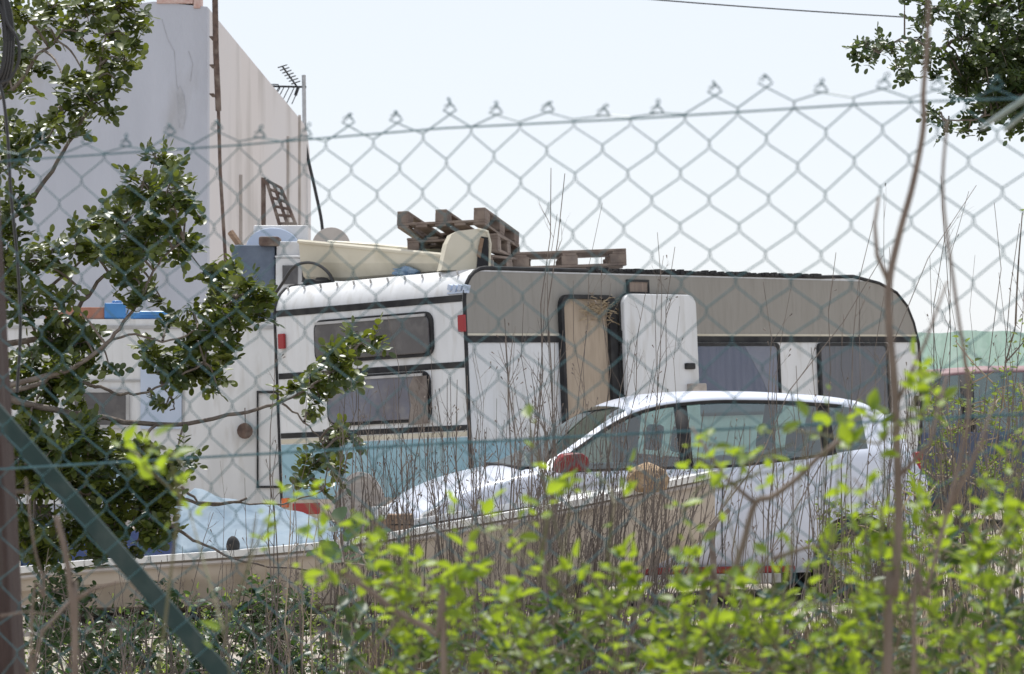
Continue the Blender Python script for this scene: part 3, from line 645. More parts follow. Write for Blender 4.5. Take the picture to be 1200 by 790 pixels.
def sidey(x, z):
    r = rows[int(round(x/.05))]; return -max((p.y for p in r if abs(p.z-z) < .3), default=.8)
mb = MB(); mb.box((1.85, -.815, .235), (2.0, .03, .05)); mb.build('sill', M['carred'], wc, bevel=.008)
mb = MB(); mb.box((1.75, -.80, .17), (2.0, .05, .08)); mb.build('lower_sill', M['alu'], wc, bevel=.01)
mb = MB(); mb.prism([(1.02, .95), (1.24, .97), (1.26, 1.05), (1.20, 1.10), (1.06, 1.09), (1.01, 1.02)], 'y', -.97, -.82); mi = mb.build('mirror', M['carred'], wc, bevel=.025)
mb = MB(); mb.box((1.16, -.79, .98), (.1, .1, .04)); mb.build('mirror_arm', M['black'], mi)
mb = MB(); mb.box((2.05, -.826, .80), (.17, .03, .032)); mb.build('door_handle', M['carpaint'], wc, bevel=.01)
mb = MB(); mb.box((2.05, -.813, .795), (.20, .01, .07)); mb.build('handle_recess', M['black'], wc)
mb = MB()
for xx in (1.12, 2.30): mb.tube([(xx, -.772, .945), (xx, -.812, .80), (xx-.01, -.822, .55), (xx, -.806, .33)], .005, 4)
mb.build('door_gap', M['black'], wc)
mb = MB(); mb.tube([rows[int(round(x/.05))][5]*1 for x in np.arange(1.1, 3.3, .1)], .014, 4); 
mb.v = [(x, -y, z) for x, y, z in mb.v]; mb.f = [tuple(reversed(f)) for f in mb.f]
mb.tube([Vector((r.x, -r.y-.003, r.z)) for r in [rows[int(round(x/.05))][6] for x in np.arange(1.1, 3.32, .05)]], .016, 4); mb.build('window_rubber', M['black'], wc)
mb = MB(); mb.box((.93, 0, .975), (.16, 1.1, .03)); mb.build('wiper_cowl', M['black'], wc)
for s_ in (-1, 1):
    mb = MB(); mb.prism([(.05, .56), (.30, .66), (.42, .78), (.30, .76), (.10, .66)], 'y', s_*.70, s_*.60); mb.build('headlight', M['appl'], wc, bevel=.01)
    mb = MB(); mb.box((Lc-.10, s_*.64, .98), (.06, .08, .2)); mb.build('tail_light', M['red'], wc, bevel=.01)
# dark blue van, right
Yv = 31.5; dv = empty('dark_blue_van', label='dark blue vehicle with sky reflection coloured as a reddish roof at the right edge', cat='van')
dv.matrix_world = Matrix.Translation((gx(925, Yv), Yv, 0)) @ Matrix.Rotation(R(4), 4, 'Z') @ Matrix.Translation((0, .85, 0)) @ Matrix.Diagonal((1, 1, .955, 1))
Lv = 4.0
zb2 = ([0, .06, .2, .5, .7, 1.5, 2.4, 3.0, 3.7, 3.9, Lv], [.6, .78, .92, 1.0, 1.05, 1.08, 1.1, 1.1, 1.12, 1.08, .85])
zr2 = ([0, .06, .2, .5, .6, 1.2, 1.5, 2.3, 3.2, 3.75, 3.9, Lv], [.6, .78, .92, 1.0, 1.1, 1.68, 1.78, 1.84, 1.84, 1.80, 1.4, .87])
build_car(dv, Lv, zb2, zr2, M['carblue'], M['glassd'], M['maroon'], (.6, 1.25), (3.6, 3.88), [(.75, -1), (3.2, -1)], (.85, 3.6), [(1.9, 2.05), (2.9, 3.0)], hw=.85, wr=.30)
# green netting fence far right
Yg = 55; ng = empty('netting_fence', (gx(1150, Yg), Yg, 0), label='pale green netting screen stretched along the far edge on the right', cat='netting')
xs_ = np.linspace(gx(1040, Yg), gx(1330, Yg), 60); mb = MB(); V = []
for i, x in enumerate(xs_):
    zt_ = CZ+(HY-389-.8*math.sin(i*.6)-1.5*math.sin(i*.21))/F*Yg; 
    for k in range(8): V.append((x-ng.location.x, .10*math.sin(i*1.9+k*.4)*(.3+k*.05), zt_*k/7))
mb.add(V, [(i*8+k, (i+1)*8+k, (i+1)*8+k+1, i*8+k+1) for i in range(59) for k in range(7)]); mb.build('net', M['netgreen'], ng, smooth=True)
for k in range(4):
    mb = MB(); mb.tube([(gx(1060+k*85, Yg)-ng.location.x, .25, 0), (gx(1060+k*85, Yg)-ng.location.x, .25, 2.5)], .035, 6); mb.build('post', M['alu'], ng)
# ------------------------------------------------------------------ beached boat
YN = 19.0
bt = empty('beached_boat', (gx(430, YN), YN, 0), label='long beige open boat with a white rail lying in front of the white hatchback', cat='boat'); bo_ = bt.location.copy()
sheer = [(22, 668), (90, 661), (180, 655), (280, 648), (380, 639), (450, 629), (560, 610), (650, 594), (725, 579), (800, 563), (838, 555)]
sx = [p[0] for p in sheer]; sy = [p[1] for p in sheer]
ST = 42; hullV = []; rim_n = []; rim_f = []; NS = 11; ins = []
for i in range(ST+1):
    t = i/ST; px = 22+t*(838-22); 
    bw = 1.35*(1 if t < .55 else max(.02, 1-((t-.55)/.45)**2.2))*(.88+.12*min(1, t/.3))
    off = .08*math.sin(t*3.14)*0+(0 if t < .55 else .5*(1.35-bw)*.9)
    yn = YN+off; 
    zs = CZ+(HY-np.interp(px, sx, sy))/F*yn; x = gx(px, yn)
    zk = .05+.55*max(0, (t-.55)/.45)**2.5 ; zc = zk+(zs-zk)*.22
    prof_ = [(0, zs), (.012, zs-.10), (.02, zs-.14), (.06, (zs+zc)/2-.02), (.13, zc), (.5, zk)]
    pr = [(f*bw, z) for f, z in prof_]+[(bw-f*bw, z) for f, z in prof_[-2::-1]]
    hullV += [Vector((x, yn+a, z))-bo_ for a, z in pr]
    ins.append([Vector((x, yn+bw*.05, zs-.03))-bo_, Vector((x, yn+bw*.12, zs-.26))-bo_, Vector((x, yn+bw*.88, zs-.26))-bo_, Vector((x, yn+bw*.95, zs-.03))-bo_])
    rim_n.append(Vector((x, yn, zs))-bo_); rim_f.append(Vector((x, yn+bw, zs))-bo_)
mb = MB(); mb.add(hullV, [(i*NS+k, i*NS+k+1, (i+1)*NS+k+1, (i+1)*NS+k) for i in range(ST) for k in range(NS-1)]+[tuple(range(NS))])
h_ = mb.build('hull', M['hull'], bt, smooth=True); em = h_.modifiers.new('e', 'EDGE_SPLIT'); em.split_angle = R(35)
mb = MB(); V = [p for r in ins for p in r]; mb.add(V, [(i*4+k, i*4+k+1, (i+1)*4+k+1, (i+1)*4+k) for i in range(ST) for k in range(3)]); mb.build('cockpit', M['hullin'], bt)
mb = MB()
def railb(pts):
    for a, b in zip(pts, pts[1:]):
        d = (b-a); c = (a+b)/2; ang = math.atan2(d.z, math.hypot(d.x, d.y)); az = math.atan2(d.y, d.x)
        mb.box(c, (d.length+.004, .075, .042), Matrix.Rotation(az, 3, 'Z') @ Matrix.Rotation(-ang, 3, 'Y'))
railb(rim_n); railb(rim_f); mb.build('rail', M['gun'], bt)
mb = MB(); mb.tube([p+Vector((0, -.02, -.05)) for p in rim_n], .014, 5); mb.build('rubbing_strake', M['dish'], bt)
for i_ in (9, 20, 29):
    a, b = ins[i_][1], ins[i_][2]; mb = MB(); mb.box((a+b)/2+Vector((0, 0, .06)), (.24, (b-a).y, .04)); mb.build('thwart', M['hullin'], bt)
mb = MB(); mb.add([rim_n[33]+Vector((0,.03,.01)), rim_f[33]+Vector((0,-.03,.01))]+[rim_n[-1]+Vector((0,0,.01))], [(0,1,2)]); fd = mb.build('foredeck', M['gun'], bt); s_ = fd.modifiers.new('s', 'SOLIDIFY'); s_.thickness = .03
# covers in the boat
def cloth(name, grid, m, label, cat, amp=.03, seed=0, nu=26, nv=14):
    """grid: function (s,t)->Vector"""
    r2 = random.Random(seed); ph = [r2.uniform(0, 6) for _ in range(6)]; V = []
    for j in range(nv+1):
        for i in range(nu+1):
            s_, t_ = i/nu, j/nv; p = grid(s_, t_)
            p = p+Vector((0, 0, amp*(math.sin(s_*17+ph[0]+t_*5)*math.sin(t_*9+ph[1])+.7*math.sin(s_*31+t_*13+ph[2])+.5*math.sin(t_*27-s_*11+ph[3]))*math.sin(math.pi*min(1, max(0, t_*.9+.05)))))
            V.append(p)
    mb = MB(); mb.add(V, [(j*(nu+1)+i, j*(nu+1)+i+1, (j+1)*(nu+1)+i+1, (j+1)*(nu+1)+i) for j in range(nv) for i in range(nu)])
    o = mb.build(name, m, smooth=True, label=label, cat=cat); s_ = o.modifiers.new('s', 'SOLIDIFY'); s_.thickness = .006; return o
def g1(s, t):
    px = 205+s*205; near = at(px, 646-.10*(px-205)+0*s, YN+.12); near = at(px, np.interp(px, sx, sy)-1.5, YN+.06)
    top = at(px, np.interp(px, [205, 228, 260, 300, 340, 380, 410], [585, 568, 580, 588, 596, 606, 628]), YN+.75)
    far = at(px, np.interp(px, sx, sy)-24, YN+1.25)
    return near.lerp(top, t/.6) if t < .6 else top.lerp(far, (t-.6)/.4)
cloth('pale_tarpaulin', g1, M['tarp'], 'crumpled pale blue tarpaulin tented over the left half of the boat', 'tarpaulin', .016, 3)
def g2(s, t):
    px = 24+s*262; near = at(px, np.interp(px, sx, sy)-2, YN+.05)
    top = at(px, np.interp(px, [24, 60, 110, 170, 230, 286], [622, 612, 616, 628, 632, 640]), YN+.6); far = at(px, np.interp(px, sx, sy)-26, YN+1.2)
    return near.lerp(top, t/.5) if t < .5 else top.lerp(far, (t-.5)/.5)
cloth('navy_cover', g2, M['navy'], 'dark navy blue cover lying in the left end of the boat', 'boat cover', .018, 5)
lump('black_fender', at(273, 640, YN+.02), (.09, .09, .13), M['black'], 'small black round fender on the boat rail beside the pale tarpaulin', 'fender', 2, .03)
def g3(s, t):
    px = 60+s*110; a = at(px, 560+s*40+8*math.sin(s*9), YN+1.1); b = at(px+25, 505+s*58+6*math.sin(s*7+2), YN+1.6); return a.lerp(b, t)
cloth('white_sheet', g3, M['tarp'], 'sunlit pale sheet bundled behind the low branches of the carob tree', 'sheet', .03, 9)
mb = MB(); mb.tube([at(95, 560, YN+1.4), at(95, 560, YN+1.4)+Vector((0, 0, -.6))], .05, 6); mb.tube([at(165, 590, YN+1.4), at(165, 590, YN+1.4)+Vector((0, 0, -.5))], .05, 6); mb.tube([at(80, 545, YN+1.35), at(180, 592, YN+1.35)], .04, 6); mb.build('sheet_trestle', M['crate'], label='low wooden trestle under the pale sheet behind the carob branches', cat='trestle')
# oval dish
p = at(422, 600, YN+.75); od = empty('oval_panel', p, label='oval hazy brown-grey panel standing upright in the middle of the boat', cat='panel')
el = [(.178*math.cos(R(a)), (.27 if a < 180 else .2)*math.sin(R(a))) for a in range(0, 360, 12)]
ring(el, [(x*.88, z*.9) for x, z in el], -.02, .02, 'rim', M['dish'], od)
mb = MB(); mb.prism([(x*.9, z*.92) for x, z in el], 'y', -.006, .006); mb.build('panel_face', M['wicker'], od)
mb = MB(); mb.box((0, .05, -.24), (.2, .14, .1)); mb.build('stand', M['crate'], od)
cr = empty('wooden_crate', at(463, 622, YN+.5), label='small brown wooden crate right of the oval panel in the boat', cat='crate')
for k in range(3):
    mb = MB(); mb.box((0, 0, -.06+k*.07), (.24, .2, .06)); mb.build('slat', M['crate'], cr, bevel=.004)
mb = MB(); mb.tube([at(446, 608, YN+.4), at(446, 597, YN+.4), at(446, 594, YN+.4)], [.04, .055, .058], 14); mb.build('plant_pot', M['gun'], label='small white pot between the oval panel and the wooden crate', cat='pot')
mb = MB(); mb.tube([at(447, 618, YN+.4)+Vector((0,0,-.2)), at(447, 608, YN+.4)], .06, 8); mb.build('pot_block', M['crate'], label='wooden block under the small white pot', cat='block')
st_ = lump('brown_rock', at(758, 561, YN+.17), (.27, .2, .22), M['stone'], 'angular brown rock resting on the white rail near the right end of the boat', 'rock', 8, .16, 2, .3)
st_.data.polygons.foreach_set('use_smooth', [False]*len(st_.data.polygons))
# ------------------------------------------------------------------ chain link fence
fa = Vector((gx(0, 4.45), 4.45, 0)); fb = Vector((gx(1200, 3.6), 3.6, 0)); fd_ = (fb-fa).normalized(); fn = Vector((fd_.y, -fd_.x, 0))
fence = empty('chain_link_fence', (0, 4.0, 0), label='green chain link fence with tension wires crossing the whole view', cat='fence'); fo = fence.location.copy()
def fp(u, z, off=0): return fa+fd_*u+Vector((0, 0, z))+fn*off-fo
PW = .0805; PH = .0375; ZTOP = 2.012
def wz(u): return float(np.interp(u, [-.4, 0, .45, .8, 1.1, 1.45, 1.64, 2.2], [1.968, 1.974, 1.982, 1.988, 1.99, 1.992, 1.988, 1.985]))
def dist(u, z):
    du = .004*math.sin(u*7+z*9)+.003*math.sin(u*19-z*23+1); dz = .005*math.sin(u*5+1.3)*1+.004*math.sin(u*13+z*17)
    if z < 1.2: return u+du*.5, z
    return u+du, z+dz
mb = MB(); nrow = int((ZTOP-.08)/PH); tip_h = {}
for i in range(-9, 52):
    P = []
    for j in range(nrow+1):
        c_ = i if (i+j) % 2 == 0 else i+1
        u = c_*PW/2; z = wz(u)+(.029 if j == 0 else .034)-j*PH; side = .0022 if (i+j) % 2 == 0 else -.0022
        uu, zz = dist(u, z); th = tip_h.setdefault(c_, rnd.uniform(-.014, .012)) if j == 0 else 0
        bend = .0012 if (i+j) % 2 == 0 else -.0012
        if j == 0:
            s_ = 1 if c_ == i else -1
            # twisted knuckle, loose loop
            k_ = .75+.45*math.sin(c_*2.3); uu += .003*math.sin(c_*5.1); ln_ = .004*math.sin(c_*3.7)
            if s_ > 0:
                P += [fp(uu+.0075, zz+th-.006, -.002), fp(uu+.003, zz+th+.0005, .003), fp(uu-.0005+ln_*.6, zz+th+.005*k_, .001), fp(uu+.0015+ln_*1.3, zz+th+.0075*k_, -.002), fp(uu+.0045+ln_, zz+th+.004*k_, -.001), fp(uu+.003, zz+th, .003), fp(uu-.003, zz+th-.004, -.002), fp(uu-.009, zz+th-.009, .002)]
            else:
                P += [fp(uu-.0075, zz+th-.004, .002), fp(uu-.001, zz+th+.001, -.003), fp(uu+.006, zz+th-.004, .002), fp(uu+.010, zz+th-.009, -.002)]
        else:
            P += [fp(uu+bend, zz+.0055, side), fp(uu+bend, zz-.0055, -side)]
    mb.tube(P, .00098, 4, False)
mb.build('mesh_panel', M['fwire'], fence)
def wire(zs_, name, r=.0015):
    mb = MB(); mb.tube([fp(u, z+.002*math.sin(u*9), .004) for u, z in zs_], r, 5); mb.build(name, M['fwire'], fence)
Lf = (fb-fa).length
wire([(-.4, 1.968), (0, 1.974), (.45, 1.982), (.8, 1.988), (1.1, 1.99), (1.45, 1.992), (1.64, 1.988), (2.2, 1.985)], 'top_wire', .0013)
wire([(-.4, 1.495), (0, 1.508), (.8, 1.555), (1.64, 1.601), (2.2, 1.63)], 'middle_wire', .0018)
wire([(-.4, .95), (2.2, 1.0)], 'lower_wire')
# diagonal brace: angle iron just behind the mesh
def onf(px, py, off=-.02):
    o = Vector((0, 0, CZ)); d = at(px, py, 1)-o; k_ = ((fa+fn*off-o).dot(fn))/d.dot(fn); return o+d*k_-fo
a0 = onf(-60, 420); a1 = onf(290, 824); dvec = (a1-a0).normalized(); a1 = a0+dvec*((a1-a0).length*2.6); a0 = a0-dvec*.35
wv = dvec.cross(fn).normalized(); wv = wv if wv.z > 0 else -wv
mb = MB()
def plate(o0, o1, e1, e2): mb.add([o0+a*e1+b*e2 for (a, b) in ((-1,-1),(1,-1),(1,1),(-1,1))]+[o1+a*e1+b*e2 for (a, b) in ((-1,-1),(1,-1),(1,1),(-1,1))], [(0,1,2,3),(4,7,6,5),(0,4,5,1),(1,5,6,2),(2,6,7,3),(3,7,4,0)])
plate(a0, a1, wv*.0152, fn*.0018); plate(a0-wv*.0136-fn*.0175, a1-wv*.0136-fn*.0175, wv*.0016, fn*.0155)
mb.build('brace', M['fgreen'], fence, bevel=.0008)
mb = MB(); q0 = onf(1150, 150, -.03); q1 = onf(1230, 96, .03); mb.tube([q0, q1, q1+(q1-q0)*3], [.003, .0045, .0045], 8); mb.tube([q0+Vector((.03, 0, -.002)), q1+Vector((0, 0, -.012))], .003, 6); mb.build('brace_rod', M['mesh_rail'], fence)
# posts of the fence outside the view
for u in (-.55, 2.1):
    mb = MB(); mb.tube([fp(u, -.1, -.03), fp(u, 2.02, -.03)], .024, 12); mb.build('post', M['fgreen'], fence)
# weathered post, left
Yp = 5.0; mb = MB(); P0 = at(32-46, 790, Yp); P1 = at(1-46, 225, Yp); ax = (P1-P0).normalized(); gnd = P0-ax*(P0.z/ax.z); 
rot = ax.to_track_quat('Z', 'Y').to_matrix(); Lp = (P1-gnd).length
mb.box((0, 0, Lp/2), (.13, .11, Lp)); po = mb.build('wooden_post', M['postw'], label='leaning weathered brown post at the left edge behind the fence', cat='post', bevel=.008)
po.location = gnd; po.rotation_euler = rot.to_euler()
# black cable hanging top left
Yk = 7.5; mb = MB()
for k in range(4):
    mb.tube(spline([at(-8+k*3+14*math.cos(R(a)), 48+48*math.sin(R(a))*(1+.05*k), Yk+.01*k) for a in range(0, 361, 30)], 3), .006, 5)
mb.tube(spline([at(0, -40, Yk), at(6, 20, Yk), at(20, 45, Yk), at(22, 70, Yk), at(12, 92, Yk), at(0, 98, Yk), at(4, 115, Yk), at(9, 160, Yk), at(13, 230, Yk), at(20, 300, Yk), at(24, 380, Yk), at(20, 460, Yk)], 4), .0045, 5)
mb.build('cable_coil', M['cable'], label='black cable coil hanging with a loose end at the top left', cat='cable')
# ------------------------------------------------------------------ trees
def pinnate(lv, p, d, n_leaf, size, spread=1.0):
    d = d/np.linalg.norm(d); up = rvec()*.6+np.array([0, -.35, .8]); side = np.cross(d, up); side /= np.linalg.norm(side)+1e-9; var = nr.random()**1.6
    step = size*.62
    for k in range(n_leaf):
        q_ = p+d*step*(k+.6)
        for s_ in (-1, 1):
            dd = side*s_*1.0+d*.55+rvec()*.22; lv.add(q_, dd, up+rvec()*.45, size*(.8+.35*nr.random()), min(1, max(0, var+.15*nr.normal())))
    lv.add(p+d*step*(n_leaf+.5), d+rvec()*.2, up+rvec()*.3, size, var)
def tree_from(name, label, trunk, limbs, blobs, Y, leafm, size, dens, group=None, spreadY=.35, origin=None, stemr=.02):
    root = empty(name, origin, label=label, cat='tree', group=group); o = Vector(origin)
    mb = MB(); mb.tube([Vector(p)-o for p, r in trunk], [r for p, r in trunk], 10); mb.build('trunk', M['bark'], root, smooth=True)
    ys_ = {}
    for li in limbs:
        pts = spline([Vector(p)-o for p in li[0]], 5); n = len(pts); r0, r1 = li[1]
        pts = [p+Vector((rnd.uniform(-1, 1), rnd.uniform(-1, 1), rnd.uniform(-1, 1)))*.006 for p in pts]
        mb = MB(); mb.tube(pts, [max(r1*.8, .5*(r0+(r1-r0)*(i/(n-1))**.6)) for i in range(n)], 6); mb.build('limb', M['bark'], root, smooth=True)
    lv = Leaves(OVAL); tw = MB()
    allp = [Vector(p) for li in limbs for p in spline([Vector(q) for q in li[0]], 5)]
    for (px, py, r) in blobs:
        yc = Y+nr.uniform(-spreadY, spreadY); c = at(px, py, yc); rw = r/F*yc
        near = min(allp, key=lambda p: (p-c).length)
        if (near-c).length < 1.3:
            mid = near.lerp(c, .5)+Vector((0, 0, .03)); tw.tube([p-o for p in spline([near, mid, c], 3)], [.007, .006, .006, .005, .004, .004, .003], 4, False)
        n = max(2, int(dens*(r/20)**2+nr.random()))
        for k in range(n):
            v = rvec(); rr = rw*nr.random()**.45
            p = np.array(c)+v*rr*np.array([1, .9, 1]); d = v*.9+rvec()*.7+np.array([.1, -.1, .15])
            pinnate(lv, p-d/np.linalg.norm(d)*size*1.2, d, int(nr.integers(2, 5)), size)
            if k % 2 == 0:
                e = Vector(p)-o; tw.tube([c-o, (c-o).lerp(e, .5)+Vector((0,0,.01)), e], [.003, .0025, .0015], 3, False)
    tw.build('twigs', M['bark'], root)
    lv.build('foliage', leafm, root, origin=o)
    return root
Yt = 13.0
T = lambda a, dy=0: [at(x, y, Yt+dy) for x, y in a]
blobs = [(20,18,20),(60,10,22),(100,12,26),(140,10,28),(165,22,14),(52,35,12),(84,35,18),(130,42,22),(155,50,18),(105,55,14),(120,72,20),(146,72,18),(100,88,16),(120,100,18),(138,95,12),(78,98,13),(80,120,18),(108,120,18),(124,130,12),(65,132,14),(92,142,12),(50,160,18),(78,163,12),(18,66,22),(38,82,15),(25,105,12),(5,88,15),(5,145,15),(18,180,24),(0,190,22),
 (183,188,18),(205,198,15),(168,215,22),(195,225,27),(220,238,18),(236,256,9),(146,222,12),(126,255,17),(108,265,15),(150,262,28),(180,270,30),(208,285,20),(90,285,18),(58,300,20),(110,298,20),(140,292,24),(165,300,20),(215,303,14),(18,235,20),(10,275,24),(34,305,22),(75,320,12),(150,328,15),(170,340,15),(160,360,15),(190,352,12),(18,340,24),(8,310,20),
 (240,320,14),(262,332,22),(290,335,22),(312,350,14),(280,355,24),(250,355,18),(300,368,16),(222,365,12),(265,372,18),(200,378,14),(225,395,22),(250,392,22),(178,402,16),(190,425,26),(220,430,26),(245,435,24),(266,420,18),(255,455,10),(282,398,14),
 (30,365,20),(60,400,22),(88,398,20),(40,430,26),(75,430,22),(105,430,14),(128,430,8),(20,455,18),(60,455,16),(178,468,8),(195,474,10),
 (420,404,22),(402,418,22),(440,398,9),(386,438,20),(362,445,20),(405,450,16),(341,455,14),(376,468,16),(362,488,7),(386,520,16),(412,515,10),(396,505,10),(368,545,18),(394,555,12),(355,562,10),(380,575,10)]
def boxblobs(x0, y0, x1, y1, n, r0, r1): return [(rnd.uniform(x0, x1), rnd.uniform(y0, y1), rnd.uniform(r0, r1)) for _ in range(n)]
blobs += boxblobs(0, 335, 110, 490, 12, 12, 20)+boxblobs(20, 505, 110, 660, 26, 14, 24)+boxblobs(80, 520, 215, 625, 30, 14, 24)+boxblobs(100, 625, 200, 665, 5, 10, 16)+boxblobs(30, 490, 110, 530, 8, 12, 20)
trb = at(-330, 440, Yt+.3); trb.z = 0
trunk = [(trb, .2), (trb+Vector((.05, 0, .6)), .17), (trb+Vector((.12, 0, 1.3)), .14), (trb+Vector((.2, .05, 2.1)), .11), (trb+Vector((.3, 0, 3.0)), .07), (trb+Vector((.4, 0, 3.6)), .035)]
h = lambda k: trunk[k][0]
limbs = [([h(2)]+T([(-80,450),(40,475),(110,488),(200,499),(280,484),(330,472),(362,455),(402,425)]), (.05, .006)),
 ([h(2)]+T([(-90,480),(30,455),(70,440),(110,452),(150,462),(190,452),(240,425)]), (.04, .006)),
 ([h(2)]+T([(-100,430),(30,400),(66,385),(92,360),(120,325),(160,300),(195,265),(205,215)], .1), (.045, .006)),
 ([h(2)]+T([(-90,470),(60,440),(110,415),(140,385),(165,350),(185,310),(215,280)], -.2), (.04, .006)),
 ([h(3)]+T([(-120,180),(0,115),(45,65),(70,42),(88,5),(96,-30)]), (.035, .005)),
 ([h(3)]+T([(-120,320),(10,260),(60,200),(92,150),(105,120),(115,85),(125,40),(140,5)], .15), (.035, .005)),
 ([h(1)]+T([(-120,600),(40,575),(130,585),(205,620),(240,640),(300,662),(375,668)], -.1), (.04, .006)),
 ([h(1)]+T([(-120,560),(40,545),(120,540),(175,555),(215,575)], .1), (.04, .006)),
 (T([(330,472),(352,490),(375,515),(385,545),(378,575)]), (.012, .004)),
 (T([(190,452),(205,475),(200,482)]), (.008, .004)),
 ([h(2)]+T([(-90,400),(20,345),(60,335),(100,300),(130,270)], .2), (.04, .006)),
 ([h(3)]+T([(-120,250),(0,190),(50,165),(80,125)], .1), (.03, .005)),
 (T([(110,415),(150,392),(200,400),(240,380),(275,350),(300,340)], -.1), (.014, .005)),
 (T([(215,585),(240,592),(272,590),(330,590),(388,572)], 1.2), (.02, .005)),
 (T([(212,570),(240,590),(290,585)], 1.2), (.02, .008)),
]
tree_from('carob_tree', 'dark glossy leaved carob tree reaching in from the left edge', trunk, limbs, blobs, Yt, M['carob'], .040, 14, origin=trb)
# right tree
Yr = 17.0
blobs = [(1000,58,12),(1015,50,13),(1030,55,14),(1020,70,12),(1045,60,14),(1050,78,12),(1065,85,12),(1068,60,14),(1080,45,14),(1085,70,16),(1090,92,12),(1105,70,12),(1078,25,14),(1085,5,14),(1060,3,6),(1100,15,16),(1112,35,12),(1120,12,18),(1128,45,10),
 (1100,135,13),(1112,145,10),(1106,155,7),(1140,135,16),(1150,150,10),(1165,140,14),(1185,150,12),(1135,155,8)]+boxblobs(1125, -20, 1210, 130, 44, 12, 22)+boxblobs(1170, -10, 1330, 150, 30, 16, 28)+boxblobs(1115, 60, 1160, 120, 6, 10, 14)
trb = at(1420, 440, Yr+.4); trb.z = 0
trunk = [(trb, .22), (trb+Vector((-.05, 0, .9)), .19), (trb+Vector((-.15, 0, 2.0)), .15), (trb+Vector((-.3, 0, 3.2)), .1), (trb+Vector((-.5, 0, 4.2)), .05)]
Tr = lambda a, dy=0: [at(x, y, Yr+dy) for x, y in a]
limbs = [([trunk[2][0]]+Tr([(1300,110),(1200,70),(1130,45),(1100,58),(1060,45),(1030,62)]), (.06, .006)), ([trunk[2][0]]+Tr([(1330,140),(1240,130),(1180,130),(1140,140),(1105,140)], -.2), (.05, .006)),
 ([trunk[3][0]]+Tr([(1290,30),(1200,10),(1130,5),(1085,10)], .1), (.05, .006))]
tree_from('carob_tree', 'dark leafy tree crown hanging in from the top right corner', trunk, limbs, blobs, Yr, M['carobfar'], .037, 16, origin=trb)
# small sprig far right (y ~ 240) handled by the scrub
# ------------------------------------------------------------------ dry shrubs (in focus)
def dry_shrub(label, Y, stems, mat_='dry', branch=7, lw=1.0, name='dry_shrub', cat='dry shrub', seed=0, buds=True, spread=.25):
    r2 = random.Random(seed); cx_ = sum(s[0] for s in stems)/len(stems); o = Vector((gx(cx_, Y), Y, gz(gx(cx_, Y), Y)-.02))
    root = empty(name, o, label=label, cat=cat, group='dry bare shrubs behind the fence'); mb = MB()
    def grow(p0, p1, r, lvl):
        n = 9 if lvl == 0 else 4; d = p1-p0; L = d.length; pts = []
        wob = L*(.03 if lvl == 0 else .05); w1 = Vector((r2.uniform(-1, 1), r2.uniform(-1, 1), 0))
        for i in range(n+1):
            t = i/n; pts.append(p0+d*t+w1*wob*math.sin(t*math.pi)*1.5+Vector((r2.uniform(-1, 1), r2.uniform(-1, 1), r2.uniform(-1, 1)*.3))*wob*.35*(0 < t))
        mb.tube([p-o for p in pts], [r*(1-.72*i/n) for i in range(n+1)], 4 if lvl else 5, False)
        if buds and lvl >= 1 and r2.random() < .22: mb.tube([pts[-1]-o, pts[-1]-o+(pts[-1]-pts[-2]).normalized()*.014], [.0015, .0035], 4)
        if lvl < 2:
            nb = branch if lvl == 0 else r2.randint(1, 3)
            for k in range(nb):
                t = r2.uniform(.35, .96) if lvl == 0 else r2.uniform(.3, .85); i = min(n-1, int(t*n)); b = pts[i].lerp(pts[i+1], t*n-i)
                ang = r2.uniform(0, 6.28); up = d.normalized(); sd = up.orthogonal().normalized(); sd = Matrix.Rotation(ang, 3, up) @ sd
                ln = L*(1-t*.75)*r2.uniform(.08, .24) if lvl == 0 else L*r2.uniform(.3, .6)
                e = b+(up*r2.uniform(.8, 1.1)+sd*r2.uniform(.35, .8)).normalized()*ln
                grow(b, e, r*(.62 if lvl == 0 else .6)*(1-.5*t), lvl+1)
    for s in stems:
        bxp, tx, ty = s[:3]; r = (s[3] if len(s) > 3 else 1)*.0041*lw; dy = r2.uniform(-spread, spread)
        p0 = Vector((gx(bxp, Y+dy), Y+dy, -.02)); p1 = at(tx, ty, Y+dy+r2.uniform(-spread, spread))
        grow(p0, p1, r*r2.uniform(.8, 1.2), 0)
    var = None
    o_ = mb.build('stems', M[mat_], root); return root
def rs(n, x0, x1, y0, y1, lean=0, sp_=40, seed=1, th=1):
    r2 = random.Random(seed); L = []
    for i in range(n):
        t = r2.uniform(x0, x1); L.append((t-lean+r2.uniform(-sp_, sp_)*.5, t, r2.uniform(y0, y1), th*r2.uniform(.7, 1.3)))
    return L
dry_shrub('two very tall thin dry stems rising above the caravan roof beside the doorway', 12, [(655,650,196,1.2),(662,655,205,1.2),(640,648,250,.9),(648,640,330,1),(668,672,330,.9),(640,610,355,.8),(652,630,420,.9)], seed=1, branch=6)
dry_shrub('dry stem with pale buds rising to the sky over the lone pallet', 12.6, [(698,706,238,1),(690,704,300,.8),(705,716,330,.8),(700,690,380,.8),(720,735,400,.8)], seed=2, branch=7)
dry_shrub('dry bare stems crossing the open caravan door', 12.2, [(742,772,272,1),(735,778,300,1),(748,790,290,.9),(740,758,330,1),(752,782,350,1),(730,745,380,1),(742,735,400,1),(760,800,360,.8),(728,762,420,1)], seed=3, branch=6)
dry_shrub('thin dry stems in front of the rear caravan windows', 13, rs(20, 400, 520, 400, 540, 0, 40, 4)+[(455,458,372,1),(462,480,430,1)], seed=4, branch=8)
dry_shrub('dense dry thicket before the turquoise band of the caravan', 12.4, rs(46, 400, 570, 440, 590, -5, 40, 5, 1.1), seed=5, branch=9)
